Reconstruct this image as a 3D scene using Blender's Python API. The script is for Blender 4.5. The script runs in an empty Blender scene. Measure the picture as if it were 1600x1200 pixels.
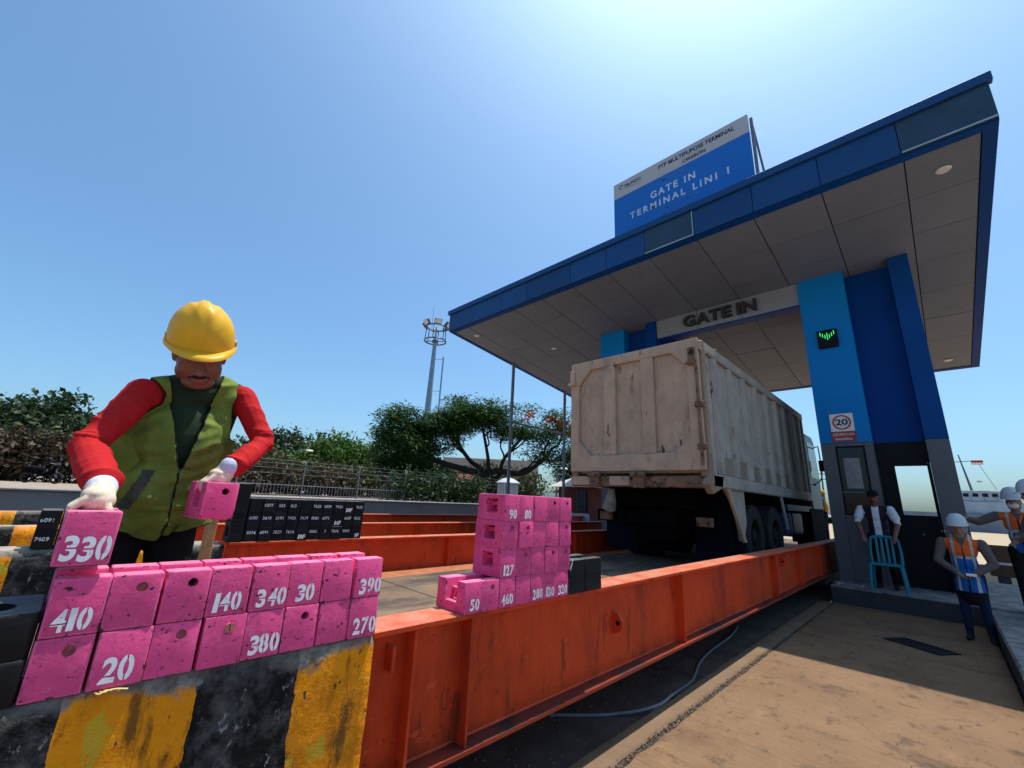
import bpy, bmesh, math, random
import numpy as np
from mathutils import Vector, Matrix, noise as mnoise
random.seed(7); np.random.seed(7)
S = bpy.context.scene
COL = S.collection
R = math.radians
PI = math.pi

# ------------------------------------------------------------------ camera
cam = bpy.data.cameras.new('camera'); cam_o = bpy.data.objects.new('camera', cam); COL.objects.link(cam_o)
cam.sensor_width = 36.0; cam.lens = 654.24/1600*36.0; cam.clip_end = 3000; cam.clip_start = 0.05
def cam_matrix(yaw, pitch, roll, loc):
    fw = Vector((math.sin(yaw)*math.cos(pitch), math.cos(yaw)*math.cos(pitch), math.sin(pitch)))
    rt = Vector((math.cos(yaw), -math.sin(yaw), 0)); up = rt.cross(fw)
    r2 = math.cos(roll)*rt + math.sin(roll)*up; u2 = -math.sin(roll)*rt + math.cos(roll)*up
    m = Matrix((r2, u2, -fw)).transposed().to_4x4(); m.translation = loc
    return m
cam_o.matrix_world = cam_matrix(-0.787587046, 0.267486350, 0.0484535473, Vector((0, 0, 1.5)))
S.camera = cam_o

# ------------------------------------------------------------------ sky, sun, exposure
SUN = Vector((0.035, 0.27, 1.0)).normalized()          # direction towards the sun
elev = math.asin(SUN.z); azim = math.atan2(SUN.x, SUN.y)
W = bpy.data.worlds.new('World'); S.world = W; W.use_nodes = True
wn = W.node_tree.nodes; wl = W.node_tree.links; wn.clear()
sky = wn.new('ShaderNodeTexSky'); sky.sky_type = 'NISHITA'; sky.sun_disc = False
sky.sun_elevation = elev; sky.sun_rotation = azim
sky.air_density = 1.0; sky.dust_density = 2.5; sky.ozone_density = 3; sky.altitude = 5
bg = wn.new('ShaderNodeBackground'); bg.inputs[1].default_value = 0.15
wo = wn.new('ShaderNodeOutputWorld'); tint = wn.new('ShaderNodeMix'); tint.data_type = 'RGBA'; tint.blend_type = 'MULTIPLY'; tint.inputs[0].default_value = 1   # one uniform white balance for the whole sky
tint.inputs[7].default_value = (.715, .985, 1.10, 1); wl.new(sky.outputs[0], tint.inputs[6]); wl.new(tint.outputs[2], bg.inputs[0]); wl.new(bg.outputs[0], wo.inputs[0])
sl = bpy.data.lights.new('sun', 'SUN'); sl.energy = 4.6; sl.angle = R(0.5); sl.color = (1, 0.95, 0.87)
so = bpy.data.objects.new('sun', sl); COL.objects.link(so)
so.rotation_euler = SUN.to_track_quat('Z', 'Y').to_euler(); so.location = (0, 0, 40)
vs = S.view_settings; vs.view_transform = 'Standard'; vs.look = 'None'; vs.gamma = 1; vs.exposure = 0.25; vs.use_curve_mapping = False
try:
    S.cycles.max_bounces = 6; S.cycles.transparent_max_bounces = 12
except Exception: pass

# ------------------------------------------------------------------ materials
def N(nt, t, **kw):
    n = nt.nodes.new(t)
    for k, v in kw.items(): setattr(n, k, v)
    return n
def mixc(nt, fac, a, b, blend='MIX'):
    m = N(nt, 'ShaderNodeMix', data_type='RGBA', blend_type=blend)
    for sock, v in ((m.inputs[0], fac), (m.inputs[6], a), (m.inputs[7], b)):
        if isinstance(v, bpy.types.NodeSocket): nt.links.new(v, sock)
        elif isinstance(v, (int, float)): sock.default_value = v
        else: sock.default_value = (*v, 1)
    return m.outputs[2]
def ramp(nt, src, a, b):
    m = N(nt, 'ShaderNodeMapRange'); nt.links.new(src, m.inputs[0])
    m.inputs[1].default_value = a; m.inputs[2].default_value = b
    return m.outputs[0]
def mth(nt, op, a, b=0.0):
    m = N(nt, 'ShaderNodeMath', operation=op)
    for s, v in zip(m.inputs, (a, b)):
        if isinstance(v, bpy.types.NodeSocket): nt.links.new(v, s)
        else: s.default_value = v
    return m.outputs[0]
def noise(nt, vec, scale, detail=5, rough=.6, stretch=None):
    if stretch:
        mp = N(nt, 'ShaderNodeMapping'); mp.inputs['Scale'].default_value = stretch
        nt.links.new(vec, mp.inputs[0]); vec = mp.outputs[0]
    n = N(nt, 'ShaderNodeTexNoise'); n.inputs['Scale'].default_value = scale
    n.inputs['Detail'].default_value = detail; n.inputs['Roughness'].default_value = rough
    nt.links.new(vec, n.inputs['Vector'])
    return n.outputs['Fac']
class Mat:
    """a principled material whose colour is layered from world-space noise"""
    def __init__(s, name, col, rough=.6, metal=0.0, var=.18, vs=3.0, spec=.22, local=False):
        s.m = bpy.data.materials.new(name); s.m.use_nodes = True; nt = s.nt = s.m.node_tree
        s.b = nt.nodes['Principled BSDF']; s.b.inputs['Roughness'].default_value = rough
        s.b.inputs['Metallic'].default_value = metal; s.b.inputs['Specular IOR Level'].default_value = spec
        if local: s.pos = N(nt, 'ShaderNodeTexCoord').outputs['Object']
        else: s.pos = N(nt, 'ShaderNodeNewGeometry').outputs['Position']
        lo = tuple(c*(1-var) for c in col); hi = tuple(min(1, c*(1+var)) for c in col)
        f = ramp(nt, noise(nt, s.pos, vs, 8, .65), .3, .7)
        s.c = mixc(nt, f, lo, hi); s.rough = rough; s.h = None
    def spots(s, col, scale=20, thr=.62, soft=.04, stretch=None, amt=1.0, detail=6):
        f = ramp(s.nt, noise(s.nt, s.pos, scale, detail, .7, stretch), thr, thr+soft)
        if amt < 1: f = mth(s.nt, 'MULTIPLY', f, amt)
        s.c = mixc(s.nt, f, s.c, col); s.f = f; return s
    def dust(s, col, amt=.6, lo=.3, hi=.95, scale=6):
        g = N(s.nt, 'ShaderNodeNewGeometry'); sx = N(s.nt, 'ShaderNodeSeparateXYZ'); s.nt.links.new(g.outputs['Normal'], sx.inputs[0])
        f = mth(s.nt, 'MULTIPLY', ramp(s.nt, sx.outputs[2], lo, hi), ramp(s.nt, noise(s.nt, s.pos, scale, 6), .25, .6))
        s.c = mixc(s.nt, mth(s.nt, 'MULTIPLY', f, amt), s.c, col); return s
    def fac(s, f, col): s.c = mixc(s.nt, f, s.c, col); return s
    def objvar(s, amt=.2):
        oi = N(s.nt, 'ShaderNodeObjectInfo'); hs = N(s.nt, 'ShaderNodeHueSaturation')
        s.nt.links.new(ramp2(s.nt, oi.outputs['Random'], 1-amt, 1+amt), hs.inputs['Value']); s.nt.links.new(s.c, hs.inputs['Color'])
        s.c = hs.outputs[0]; return s
    def bump(s, scale=40, strength=.3, dist=.01, stretch=None, detail=6):
        h = noise(s.nt, s.pos, scale, detail, .65, stretch)
        b = N(s.nt, 'ShaderNodeBump'); b.inputs['Strength'].default_value = strength; b.inputs['Distance'].default_value = dist
        s.nt.links.new(h, b.inputs['Height'])
        if s.h: s.nt.links.new(s.h, b.inputs['Normal'])
        s.h = b.outputs[0]; return s
    def roughvar(s, a, b, scale=8):
        s.nt.links.new(ramp2(s.nt, noise(s.nt, s.pos, scale, 5), a, b, .3, .7), s.b.inputs['Roughness']); return s
    def done(s):
        s.nt.links.new(s.c, s.b.inputs['Base Color'])
        if s.h: s.nt.links.new(s.h, s.b.inputs['Normal'])
        return s.m
def ramp2(nt, src, lo, hi, a=0., b=1.):
    m = N(nt, 'ShaderNodeMapRange'); nt.links.new(src, m.inputs[0])
    m.inputs[1].default_value = a; m.inputs[2].default_value = b; m.inputs[3].default_value = lo; m.inputs[4].default_value = hi
    return m.outputs[0]

BLACKISH = (.012, .011, .012)
m_pink = (Mat('pink_paint', (.76, .075, .235), .7, var=.2, vs=9, spec=.3).objvar(.16)
          .spots((.80, .17, .34), 14, .58, .12, amt=.6).spots((.42, .045, .13), 18, .54, .12, amt=.6)
          .spots((.040, .016, .020), 42, .612, .02, stretch=(1, 1, 1.6)).spots((.07, .026, .03), 17, .665, .03, amt=.9)
          .dust((.86, .42, .45), .35).bump(60, .35, .004).bump(7, .3, .01).done())
m_pinkedge = (Mat('pink_worn_edge', (.74, .105, .27), .7, var=.25, vs=30, spec=.3).spots((.06, .025, .028), 34, .585, .02).spots((.30, .06, .12), 20, .56, .05, amt=.8).bump(70, .5, .004).done())
m_pinkdark = Mat('weight_plug', (.30, .07, .08), .7, var=.3, vs=60).bump(80, .4, .004).done()
m_brass = Mat('plug_brass', (.36, .20, .08), .5, .4, var=.4, vs=70).bump(90, .4, .003).done()
m_hole = Mat('hole_dark', (.01, .008, .008), .9).done()
def white_paint(name, thr=.345, col=(.82, .78, .82), scale=38):
    M_ = Mat(name, col, .6, var=.1, vs=20)
    M_.spots((.62, .40, .52), 55, .57, .08, amt=.7)
    nt = M_.nt; M_.done(); tr = N(nt, 'ShaderNodeBsdfTransparent'); mx = N(nt, 'ShaderNodeMixShader')
    f = ramp(nt, noise(nt, M_.pos, scale, 6, .7), thr-.05, thr+.03)
    nt.links.new(f, mx.inputs[0]); nt.links.new(tr.outputs[0], mx.inputs[1]); nt.links.new(M_.b.outputs[0], mx.inputs[2])
    nt.links.new(mx.outputs[0], nt.nodes['Material Output'].inputs[0]); return M_.m
m_stencil = white_paint('stencil_white')
m_chalk = white_paint('black_weight_white', .44, (.62, .62, .64), 60)
m_black_w = (Mat('black_weight_paint', (.006, .006, .008), .6, var=.3, vs=9, spec=.2).objvar(.3).spots((.10, .095, .09), 30, .66, .06, amt=.5)
             .dust((.16, .155, .15), .75).bump(50, .4, .004).done())
m_big_black = (Mat('big_black_paint', (.005, .005, .006), .6, var=.3, vs=8, spec=.25).spots((.03, .03, .03), 14, .62, .1, amt=.4)
               .dust((.07, .073, .08), .9, .6, .95).bump(26, .4, .006).done())
m_orange = (Mat('orange_girder_paint', (.66, .062, .013), .5, var=.2, vs=2.2, spec=.2).spots((.78, .085, .02), 5, .55, .2, amt=.5)
            .spots((.22, .026, .010), 2.4, .50, .2, (1, 1, .3), .7).spots((.11, .028, .014), 9, .585, .05, (1, 1, .2), .65).spots((.75, .11, .04), 16, .615, .03, (1, .4, 1), .5).spots((.05, .02, .015), 38, .64, .02)
            .dust((.47, .205, .125), .92, .5, .9, 9).bump(30, .15, .004).done())
m_orange_low = (Mat('orange_flange_dusty', (.36, .045, .016), .6, var=.2, vs=4).dust((.030, .023, .024), 1.0, .3, .7, 2).bump(40, .3, .006).done())
m_deck = (Mat('deck_concrete', (.17, .113, .072), .85, var=.25, vs=1.6).spots((.062, .048, .042), 1.5, .47, .12, (1, .45, 1), .9)
          .spots((.27, .16, .09), 2.6, .56, .12, (1.6, .5, 1), .75).spots((.06, .045, .04), 26, .66, .05, amt=.7).bump(40, .4, .008).done())
m_deckedge = (Mat('deck_edge_orange', (.36, .125, .055), .7, var=.25, vs=6).spots((.2, .15, .12), 9, .56, .1).bump(30, .3, .006).done())
m_conc = (Mat('concrete', (.18, .15, .12), .88, var=.2, vs=1.2).spots((.13, .11, .10), 2.2, .58, .16, amt=.7)
          .spots((.33, .27, .21), 5, .6, .12, amt=.6).bump(60, .5, .006).done())
m_conc_dark = (Mat('concrete_dark', (.10, .095, .09), .9, var=.25, vs=2).spots((.05, .045, .045), 3, .55, .2, amt=.7).bump(40, .4, .008).done())
m_greywall = (Mat('grey_wall_paint', (.15, .165, .19), .8, var=.12, vs=1).spots((.08, .085, .09), 2, .6, .2, (1, 1, .4), .6)
              .dust((.30, .28, .26), .8).bump(30, .25, .006).done())
def striped(name, y0, period, phase_black_first, z_top=None):
    M_ = Mat(name, (.86, .29, .003), .8, var=.16, vs=3)
    nt = M_.nt
    M_.spots((.62, .36, .01), 7, .60, .06, amt=.8).spots((.60, .24, .02), 11, .58, .12, amt=.7)
    M_.spots((.42, .13, .004), 4, .49, .16, (1, 1, .5), .7).spots((.085, .042, .012), 8, .555, .09, (1, 1, .26), .8)
    M_.spots((.50, .42, .22), 6, .625, .02, (1, 1, .7), .95).spots((.04, .025, .012), 24, .60, .035, (1, 1, .5), .9).spots((.58, .40, .03), 5, .60, .03, (1.3, 1.3, .8), .8)
    sx = N(nt, 'ShaderNodeSeparateXYZ'); nt.links.new(M_.pos, sx.inputs[0])
    wob = mth(nt, 'MULTIPLY', mth(nt, 'SUBTRACT', noise(nt, M_.pos, 14, 4), .5), .03)
    yy = mth(nt, 'ADD', sx.outputs[1], wob)
    ph = mth(nt, 'FRACT', mth(nt, 'DIVIDE', mth(nt, 'SUBTRACT', yy, y0), period*2))
    isb = mth(nt, 'GREATER_THAN', ph, .5)
    if phase_black_first: isb = mth(nt, 'SUBTRACT', 1.0, isb)
    blk = mixc(nt, ramp(nt, noise(nt, M_.pos, 7, 9, .75), .47, .64), (.005, .005, .006), (.085, .08, .08))
    blk = mixc(nt, ramp(nt, noise(nt, M_.pos, 19, 7, .75, (1, 1, .6)), .60, .64), blk, (.26, .25, .25))
    M_.c = mixc(nt, isb, M_.c, blk)
    if z_top is not None:                                     # bare chipped concrete along the arris
        e = mth(nt, 'ADD', sx.outputs[2], mth(nt, 'MULTIPLY', mth(nt, 'SUBTRACT', noise(nt, M_.pos, 6, 6), .5), .22))
        f = mth(nt, 'MULTIPLY', ramp(nt, e, z_top-.055, z_top-.03), mth(nt, 'SUBTRACT', 1.0, mth(nt, 'MULTIPLY', isb, .55)))
        raw = mixc(nt, ramp(nt, noise(nt, M_.pos, 22, 7, .7), .35, .65), (.085, .072, .058), (.30, .265, .215))
        M_.c = mixc(nt, f, M_.c, raw)
    M_.dust((.40, .34, .27), .85, .5, .9)
    M_.bump(9, .6, .03).bump(24, .6, .012).bump(80, .5, .004)
    return M_.done()
m_str_near = striped('hazard_stripes_near', .105, .298, False, .95)
m_str_a = striped('hazard_stripes_mid', -.72, .52, False, .95)
m_str_b = striped('hazard_stripes_far', -.87, .52, True)
m_str_c = striped('hazard_stripes_farther', -1.05, .52, False)

m_lightblue = Mat('panel_light_blue', (.004, .21, .58), .45, var=.06, vs=.8, spec=.12).spots((.004, .17, .54), 1.3, .55, .25, (1, 1, .3), .5).done()
m_blue = Mat('panel_blue', (.003, .062, .25), .5, var=.08, vs=.8, spec=.12).done()
m_darkblue = Mat('panel_dark_blue', (.001, .050, .24), .5, var=.08, vs=.8, spec=.1).done()
m_fascia = (Mat('fascia_blue', (.010, .062, .20), .4, var=.08, vs=.7).spots((.02, .075, .19), 2, .5, .25, (.6, 1, 1), .6).objvar(.16).spots((.035, .07, .12), 5, .62, .1, (1, 1, .3), .6).bump(1.1, .12, .06, None, 2).done())
m_fascia_old = (Mat('fascia_dirty', (.025, .065, .115), .5, var=.2, vs=1.5).spots((.02, .04, .06), 6, .6, .15, amt=.6).done())
m_fascia_edge = Mat('fascia_edge_strip', (.30, .42, .55), .5).done()
m_soffit = (Mat('soffit_panel', (.178, .195, .25), .5, var=.06, vs=.6).objvar(.05).spots((.13, .135, .16), 2, .56, .2, amt=.7).spots((.10, .098, .105), 6, .64, .06, amt=.5).done())
m_gap = Mat('joint_dark', (.03, .03, .032), .9).done()
m_greypanel = Mat('panel_grey', (.115, .12, .135), .5, var=.1, vs=1.2).spots((.08, .08, .088), 3, .6, .2, (1, 1, .4), .5).done()
m_blackpanel = Mat('panel_black', (.0035, .004, .007), .6, var=.2, vs=2, spec=.25).done()
m_glass = Mat('tinted_glass', (.004, .005, .007), .12, var=.2, vs=2, spec=.35).done()
m_header = Mat('header_panel', (.26, .275, .32), .5, var=.05).done()
m_letter = Mat('letter_metal', (.055, .055, .06), .45, .5, var=.3, vs=8).done()
m_lamp = Mat('downlight_lens', (.75, .74, .72), .3).done()
m_steel = Mat('grey_steel_post', (.17, .19, .215), .55, .2, var=.12, vs=3).done()
m_mast = Mat('mast_galvanised', (.22, .32, .40), .5, .2, var=.12, vs=2).done()
m_mastdark = Mat('mast_head_dark', (.09, .13, .17), .5, .2).done()
m_signblue = Mat('sign_blue', (.012, .15, .55), .4, var=.05, vs=.8).done()
m_signwhite = Mat('sign_white', (.42, .45, .49), .5, var=.05, vs=1).done()
m_ink = Mat('sign_ink', (.03, .04, .06), .5).done()
m_signtext = Mat('sign_text_white', (.50, .62, .78), .5).done()
m_ghost = Mat('sign_text_faded', (.045, .19, .52), .5).done()
m_white = Mat('white_enamel', (.78, .77, .75), .4, var=.05).done()
m_red = Mat('red_enamel', (.50, .03, .03), .4).done()
m_textpale = Mat('pale_print', (.75, .55, .52), .5).done()

def rusty(name, col, dark, rough=.75):
    return (Mat(name, col, rough, var=.16, vs=2.5).objvar(.05).spots(tuple(c*.62 for c in col), 2.4, .54, .2, (1, 1, .35), .65)
            .spots((.20, .095, .05), 5, .57, .12, (1.3, 1.3, .35), .6).spots(dark, 5, .635, .03, (1.4, 1.4, .5), .9).spots(dark, 21, .655, .02, (1.3, 1.3, .3), .85)
            .spots((.05, .035, .03), 26, .68, .02, (1, 1, .6)).spots((.17, .13, .10), 2.6, .60, .14, (1.4, 1.4, .4), .45).bump(5, .5, .03).bump(40, .35, .006).done())
m_tail = rusty('truck_tailgate_tan', (.47, .34, .24), (.05, .03, .022))
m_side = rusty('truck_side_grey', (.36, .335, .29), (.05, .042, .035))
m_railtan = rusty('truck_rail_tan', (.27, .205, .15), (.05, .035, .03))
m_rust = (Mat('rusted_beam', (.20, .12, .075), .8, var=.4, vs=7).spots((.03, .022, .02), 9, .55, .06).bump(30, .6, .01).done())
m_chassis = Mat('chassis_black', (.0028, .0028, .0033), .9, var=.3, vs=4, spec=.08).done()
m_navyflap = Mat('mudflap_navy', (.004, .006, .012), .8, var=.3, vs=3, spec=.1).done()
m_tyre = Mat('tyre_rubber', (.030, .029, .030), .9, var=.3, vs=12, spec=.15).spots((.075, .067, .062), 18, .55, .2, amt=.6).bump(60, .3, .004).done()
m_rim = Mat('wheel_rim', (.016, .015, .015), .7, .2, var=.3, vs=10).done()
m_cab = Mat('cab_green_white', (.13, .165, .165), .4, var=.12).done()
m_tank = Mat('tank_blue', (.03, .05, .11), .5, var=.3).done()
m_chair = Mat('chair_teal_plastic', (.02, .22, .29), .35, var=.1).done()
m_litter = Mat('litter_pale', (.5, .48, .45), .8, var=.5, vs=20).done()
m_cable = Mat('cable_grey', (.22, .22, .23), .6).done()
m_iron = Mat('iron_grate', (.02, .02, .02), .6, .3).done()

# ------------------------------------------------------------------ mesh helpers
class MB:
    def __init__(s): s.v = []; s.f = []; s.mi = []
    def add(s, vs_, fs, mi=0):
        o = len(s.v); s.v += [tuple(p) for p in vs_]; s.f += [tuple(i+o for i in f) for f in fs]; s.mi += [mi]*len(fs); return s
    def box(s, x0, x1, y0, y1, z0, z1, mi=0, top=None):
        """top = function(x, y) giving the z of the top corners"""
        q = [(x0, y0), (x1, y0), (x1, y1), (x0, y1)]
        zt = (lambda x, y: z1) if top is None else top
        return s.add([(x, y, z0) for x, y in q]+[(x, y, zt(x, y)) for x, y in q],
                     [(3, 2, 1, 0), (4, 5, 6, 7), (0, 1, 5, 4), (1, 2, 6, 5), (2, 3, 7, 6), (3, 0, 4, 7)], mi)
    def prism(s, poly, axis, a, b, mi=0):
        """poly of (u, v) extruded along axis from a to b. axis x: (y, z); y: (x, z); z: (x, y)"""
        def P(u, v, w): return {'x': (w, u, v), 'y': (u, w, v), 'z': (u, v, w)}[axis]
        n = len(poly); vs_ = [P(u, v, a) for u, v in poly]+[P(u, v, b) for u, v in poly]
        fs = [tuple(range(n)), tuple(range(2*n-1, n-1, -1))]+[((i+1) % n, i, n+i, n+(i+1) % n) for i in range(n)]
        return s.add(vs_, fs, mi)
    def tube(s, pts, rad, n=10, cap=True, mi=0, squash=None):
        pts = [Vector(p) for p in pts]
        if isinstance(rad, (int, float)): rad = [rad]*len(pts)
        rings = []; up = None
        for i, p in enumerate(pts):
            d = (pts[min(i+1, len(pts)-1)]-pts[max(i-1, 0)]).normalized()
            if up is None:
                up = Vector((0, 0, 1)) if abs(d.z) < .9 else Vector((1, 0, 0))
            a = d.cross(up).normalized(); b = a.cross(d).normalized(); up = b
            rings.append([p+a*math.cos(t)*rad[i]+b*math.sin(t)*rad[i] for t in (2*PI*k/n for k in range(n))])
        vs_ = [q for r in rings for q in r]; fs = []
        for i in range(len(rings)-1):
            for k in range(n):
                k2 = (k+1) % n; fs.append((i*n+k, i*n+k2, (i+1)*n+k2, (i+1)*n+k))
        if cap: fs += [tuple(range(n-1, -1, -1)), tuple((len(rings)-1)*n+k for k in range(n))]
        return s.add(vs_, fs, mi)
    def cyl(s, c, axis, r, h, n=24, r2=None, mi=0):
        c = Vector(c); d = {'x': Vector((1, 0, 0)), 'y': Vector((0, 1, 0)), 'z': Vector((0, 0, 1))}[axis]
        return s.tube([c-d*h/2, c+d*h/2], [r, r if r2 is None else r2], n, mi=mi)
    def lathe(s, c, axis, prof, n=32, mi=0):
        """prof of (along axis, radius), open ended"""
        d = {'x': 0, 'y': 1, 'z': 2}[axis]; u, w = [(1, 2), (2, 0), (0, 1)][d]; vs_ = []
        for a, r in prof:
            for k in range(n):
                p = [0, 0, 0]; p[d] = c[d]+a; p[u] = c[u]+r*math.cos(2*PI*k/n); p[w] = c[w]+r*math.sin(2*PI*k/n); vs_.append(p)
        fs = [(i*n+k, i*n+(k+1) % n, (i+1)*n+(k+1) % n, (i+1)*n+k) for i in range(len(prof)-1) for k in range(n)]
        return s.add(vs_, fs, mi)
    def sphere(s, c, r, nu=16, nv=10, mi=0, rot=None):
        r = (r, r, r) if isinstance(r, (int, float)) else r; vs_ = []
        M_ = rot if rot is not None else Matrix.Identity(3)
        def P(a, b): return Vector(c)+M_ @ Vector((r[0]*math.sin(b)*math.cos(a), r[1]*math.sin(b)*math.sin(a), r[2]*math.cos(b)))
        vs_ = [P(0, 0)]+[P(2*PI*k/nu, PI*j/nv) for j in range(1, nv) for k in range(nu)]+[P(0, PI)]
        fs = [(0, 1+k, 1+(k+1) % nu) for k in range(nu)]
        for j in range(nv-2):
            for k in range(nu):
                a = 1+j*nu+k; b = 1+j*nu+(k+1) % nu; fs.append((a, a+nu, b+nu, b))
        l = len(vs_)-1; o = 1+(nv-2)*nu
        fs += [(l, o+(k+1) % nu, o+k) for k in range(nu)]
        return s.add(vs_, fs, mi)
    def build(s, name, mats, parent=None, bevel=0, seg=1, smooth=False, kind=None, label=None, local=False, fix=True, nosub=False):
        o_ = org(parent) if (parent is not None and not local) else Vector((0, 0, 0))
        me = bpy.data.meshes.new(name)
        me.from_pydata([(p[0]-o_.x, p[1]-o_.y, p[2]-o_.z) for p in s.v], [], s.f)
        for m in (mats if isinstance(mats, (list, tuple)) else [mats]): me.materials.append(m)
        if any(s.mi): me.polygons.foreach_set('material_index', s.mi)
        if fix or bevel:
            bm = bmesh.new(); bm.from_mesh(me)
            bmesh.ops.recalc_face_normals(bm, faces=bm.faces)
            if bevel:
                ed = [e for e in bm.edges if len(e.link_faces) == 2 and e.calc_face_angle(0) > .5]
                bmesh.ops.bevel(bm, geom=ed, offset=bevel, segments=seg, affect='EDGES', clamp_overlap=True, profile=.6)
            bm.to_mesh(me); bm.free()
        if smooth: smooth_by_angle(me)
        ob = bpy.data.objects.new(name, me); COL.objects.link(ob)
        if parent is not None: ob.parent = parent
        ORG[ob.name] = org(parent) if parent is not None else Vector((0, 0, 0))
        if kind: ob['kind'] = kind
        if label: ob['label'] = label
        return ob
def smooth_by_angle(me, ang=.7):
    me.polygons.foreach_set('use_smooth', [True]*len(me.polygons))
    try: me.set_sharp_from_angle(angle=ang)
    except Exception: pass
ORG = {}
def org(o): return ORG.get(o.name, Vector((0, 0, 0)))
def tag(o, label, cat, group=None):
    o['label'] = label; o['category'] = cat
    if group: o['group'] = group
    return o
def thing(name, label, cat, loc=(0, 0, 0), group=None):
    o = bpy.data.objects.new(name, None); COL.objects.link(o); o.location = loc; o.empty_display_size = .2
    ORG[o.name] = Vector(loc); return tag(o, label, cat, group)
def copy_tree(root, loc, label, group=None, rotz=0):
    r = root.copy(); COL.objects.link(r); r.location = loc; r.rotation_euler = (0, 0, rotz); r['label'] = label
    if group: r['group'] = group
    ORG[r.name] = Vector(loc)
    for ch in list(root.children):
        c = ch.copy(); COL.objects.link(c); c.parent = r; ORG[c.name] = Vector(loc)
        for g in list(ch.children):
            d = g.copy(); COL.objects.link(d); d.parent = c; ORG[d.name] = Vector(loc)
    return r
def text_mesh(txt, size, mat, name, parent, place, extrude=0.0, bold=0.0, width=None, align='LEFT', shear=0, spacing=1.0):
    """flat lettering; place(u, v, w) -> world point; width squeezes the line to that length"""
    cu = bpy.data.curves.new('tmp', 'FONT'); cu.body = txt; cu.size = size; cu.extrude = extrude; cu.offset = bold; cu.align_x = align
    cu.space_character = spacing; cu.resolution_u = 3
    ob = bpy.data.objects.new('tmp', cu); COL.objects.link(ob)
    dg = bpy.context.evaluated_depsgraph_get(); dg.update()
    me = bpy.data.meshes.new_from_object(ob.evaluated_get(dg)); bpy.data.objects.remove(ob); bpy.data.curves.remove(cu)
    co = np.zeros(len(me.vertices)*3); me.vertices.foreach_get('co', co); co = co.reshape(-1, 3)
    x0, x1 = co[:, 0].min(), co[:, 0].max(); k = 1.0
    if width: k = width/(x1-x0)
    o_ = org(parent) if parent is not None else Vector((0, 0, 0))
    for i, v in enumerate(me.vertices):
        p = Vector(place((co[i, 0]-(x0 if align == 'LEFT' else 0))*k+shear*co[i, 1], co[i, 1], co[i, 2]))
        v.co = p-o_
    me.materials.clear(); me.materials.append(mat)
    r = bpy.data.objects.new(name, me); COL.objects.link(r)
    if parent is not None: r.parent = parent; ORG[r.name] = org(parent)
    return r
# ------------------------------------------------------------------ ground
def struct(mb, name, mats, **k):
    return mb.build(name, mats, kind='structure', **k)
m_yard = (Mat('yard_concrete', (.205, .122, .066), .9, var=.16, vs=.9).spots((.135, .078, .044), 1.1, .52, .16, amt=.75).spots((.26, .165, .095), 3.5, .58, .14, (1, .6, 1), .6)
          .spots((.07, .044, .028), 5.5, .565, .09, amt=.7).spots((.09, .07, .06), 38, .68, .04, amt=.6).spots((.25, .18, .115), 55, .62, .05, amt=.5)
          )
def cracks(M_, scale, width, col, wob=.35):
    nt = M_.nt; nz = N(nt, 'ShaderNodeTexNoise'); nz.inputs['Scale'].default_value = 3.0; nz.inputs['Detail'].default_value = 6; nt.links.new(M_.pos, nz.inputs['Vector'])
    ad = N(nt, 'ShaderNodeVectorMath', operation='MULTIPLY_ADD'); nt.links.new(nz.outputs['Color'], ad.inputs[0]); ad.inputs[1].default_value = (wob, wob, 0); nt.links.new(M_.pos, ad.inputs[2])
    v = N(nt, 'ShaderNodeTexVoronoi', feature='DISTANCE_TO_EDGE'); v.inputs['Scale'].default_value = scale; nt.links.new(ad.outputs[0], v.inputs['Vector'])
    f = mth(nt, 'MULTIPLY', ramp(nt, v.outputs['Distance'], width, width*.3), ramp(nt, noise(nt, M_.pos, .9, 4), .46, .60))
    return M_.fac(f, col)
m_yard = cracks(m_yard, 1.1, .0035, (.06, .042, .03)).spots((.055, .038, .028), 1.6, .58, .10, amt=.75).spots((.06, .045, .034), 12, .60, .06, (1.4, .5, 1), .7).spots((.105, .070, .044), 26, .50, .16, (.12, 2.2, 1), .55).bump(30, 1.0, .008, (.10, 1.8, 1)).bump(9, .5, .015).done()
m_lip = Mat('lip_concrete', (.18, .115, .07), .9, var=.16, vs=3).spots((.08, .055, .038), 7, .58, .14, amt=.7).bump(50, .5, .006).done()
m_far = Mat('far_ground', (.25, .19, .13), .9, var=.15, vs=.15).spots((.22, .17, .12), .4, .55, .2, amt=.6).done()
m_verge = Mat('verge_earth', (.30, .235, .18), .95, var=.2, vs=.8).spots((.22, .17, .12), 1.5, .58, .15, amt=.7).done()
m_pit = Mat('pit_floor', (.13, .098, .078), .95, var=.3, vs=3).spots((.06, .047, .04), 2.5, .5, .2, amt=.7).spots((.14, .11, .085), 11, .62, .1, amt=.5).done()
g = MB()
for x0, x1, y0, y1 in ((-900, -13.2, -600, 1500), (1.6, 900, -600, 1500), (-13.2, 1.6, -600, -3.0), (-13.2, 1.6, 24, 1500), (-13.2, -5.2, -3, 24)):
    g.add([(x0, y0, -.03), (x1, y0, -.03), (x1, y1, -.03), (x0, y1, -.03)], [(0, 1, 2, 3)])
ground = struct(g, 'ground', m_far)
p = MB(); p.add([(-5.3, -3.1, -.045), (-1.7, -3.1, -.045), (-1.7, 24.1, -.045), (-5.3, 24.1, -.045)], [(0, 1, 2, 3)]); p.build('pit_floor', m_pit, ground)
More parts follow.
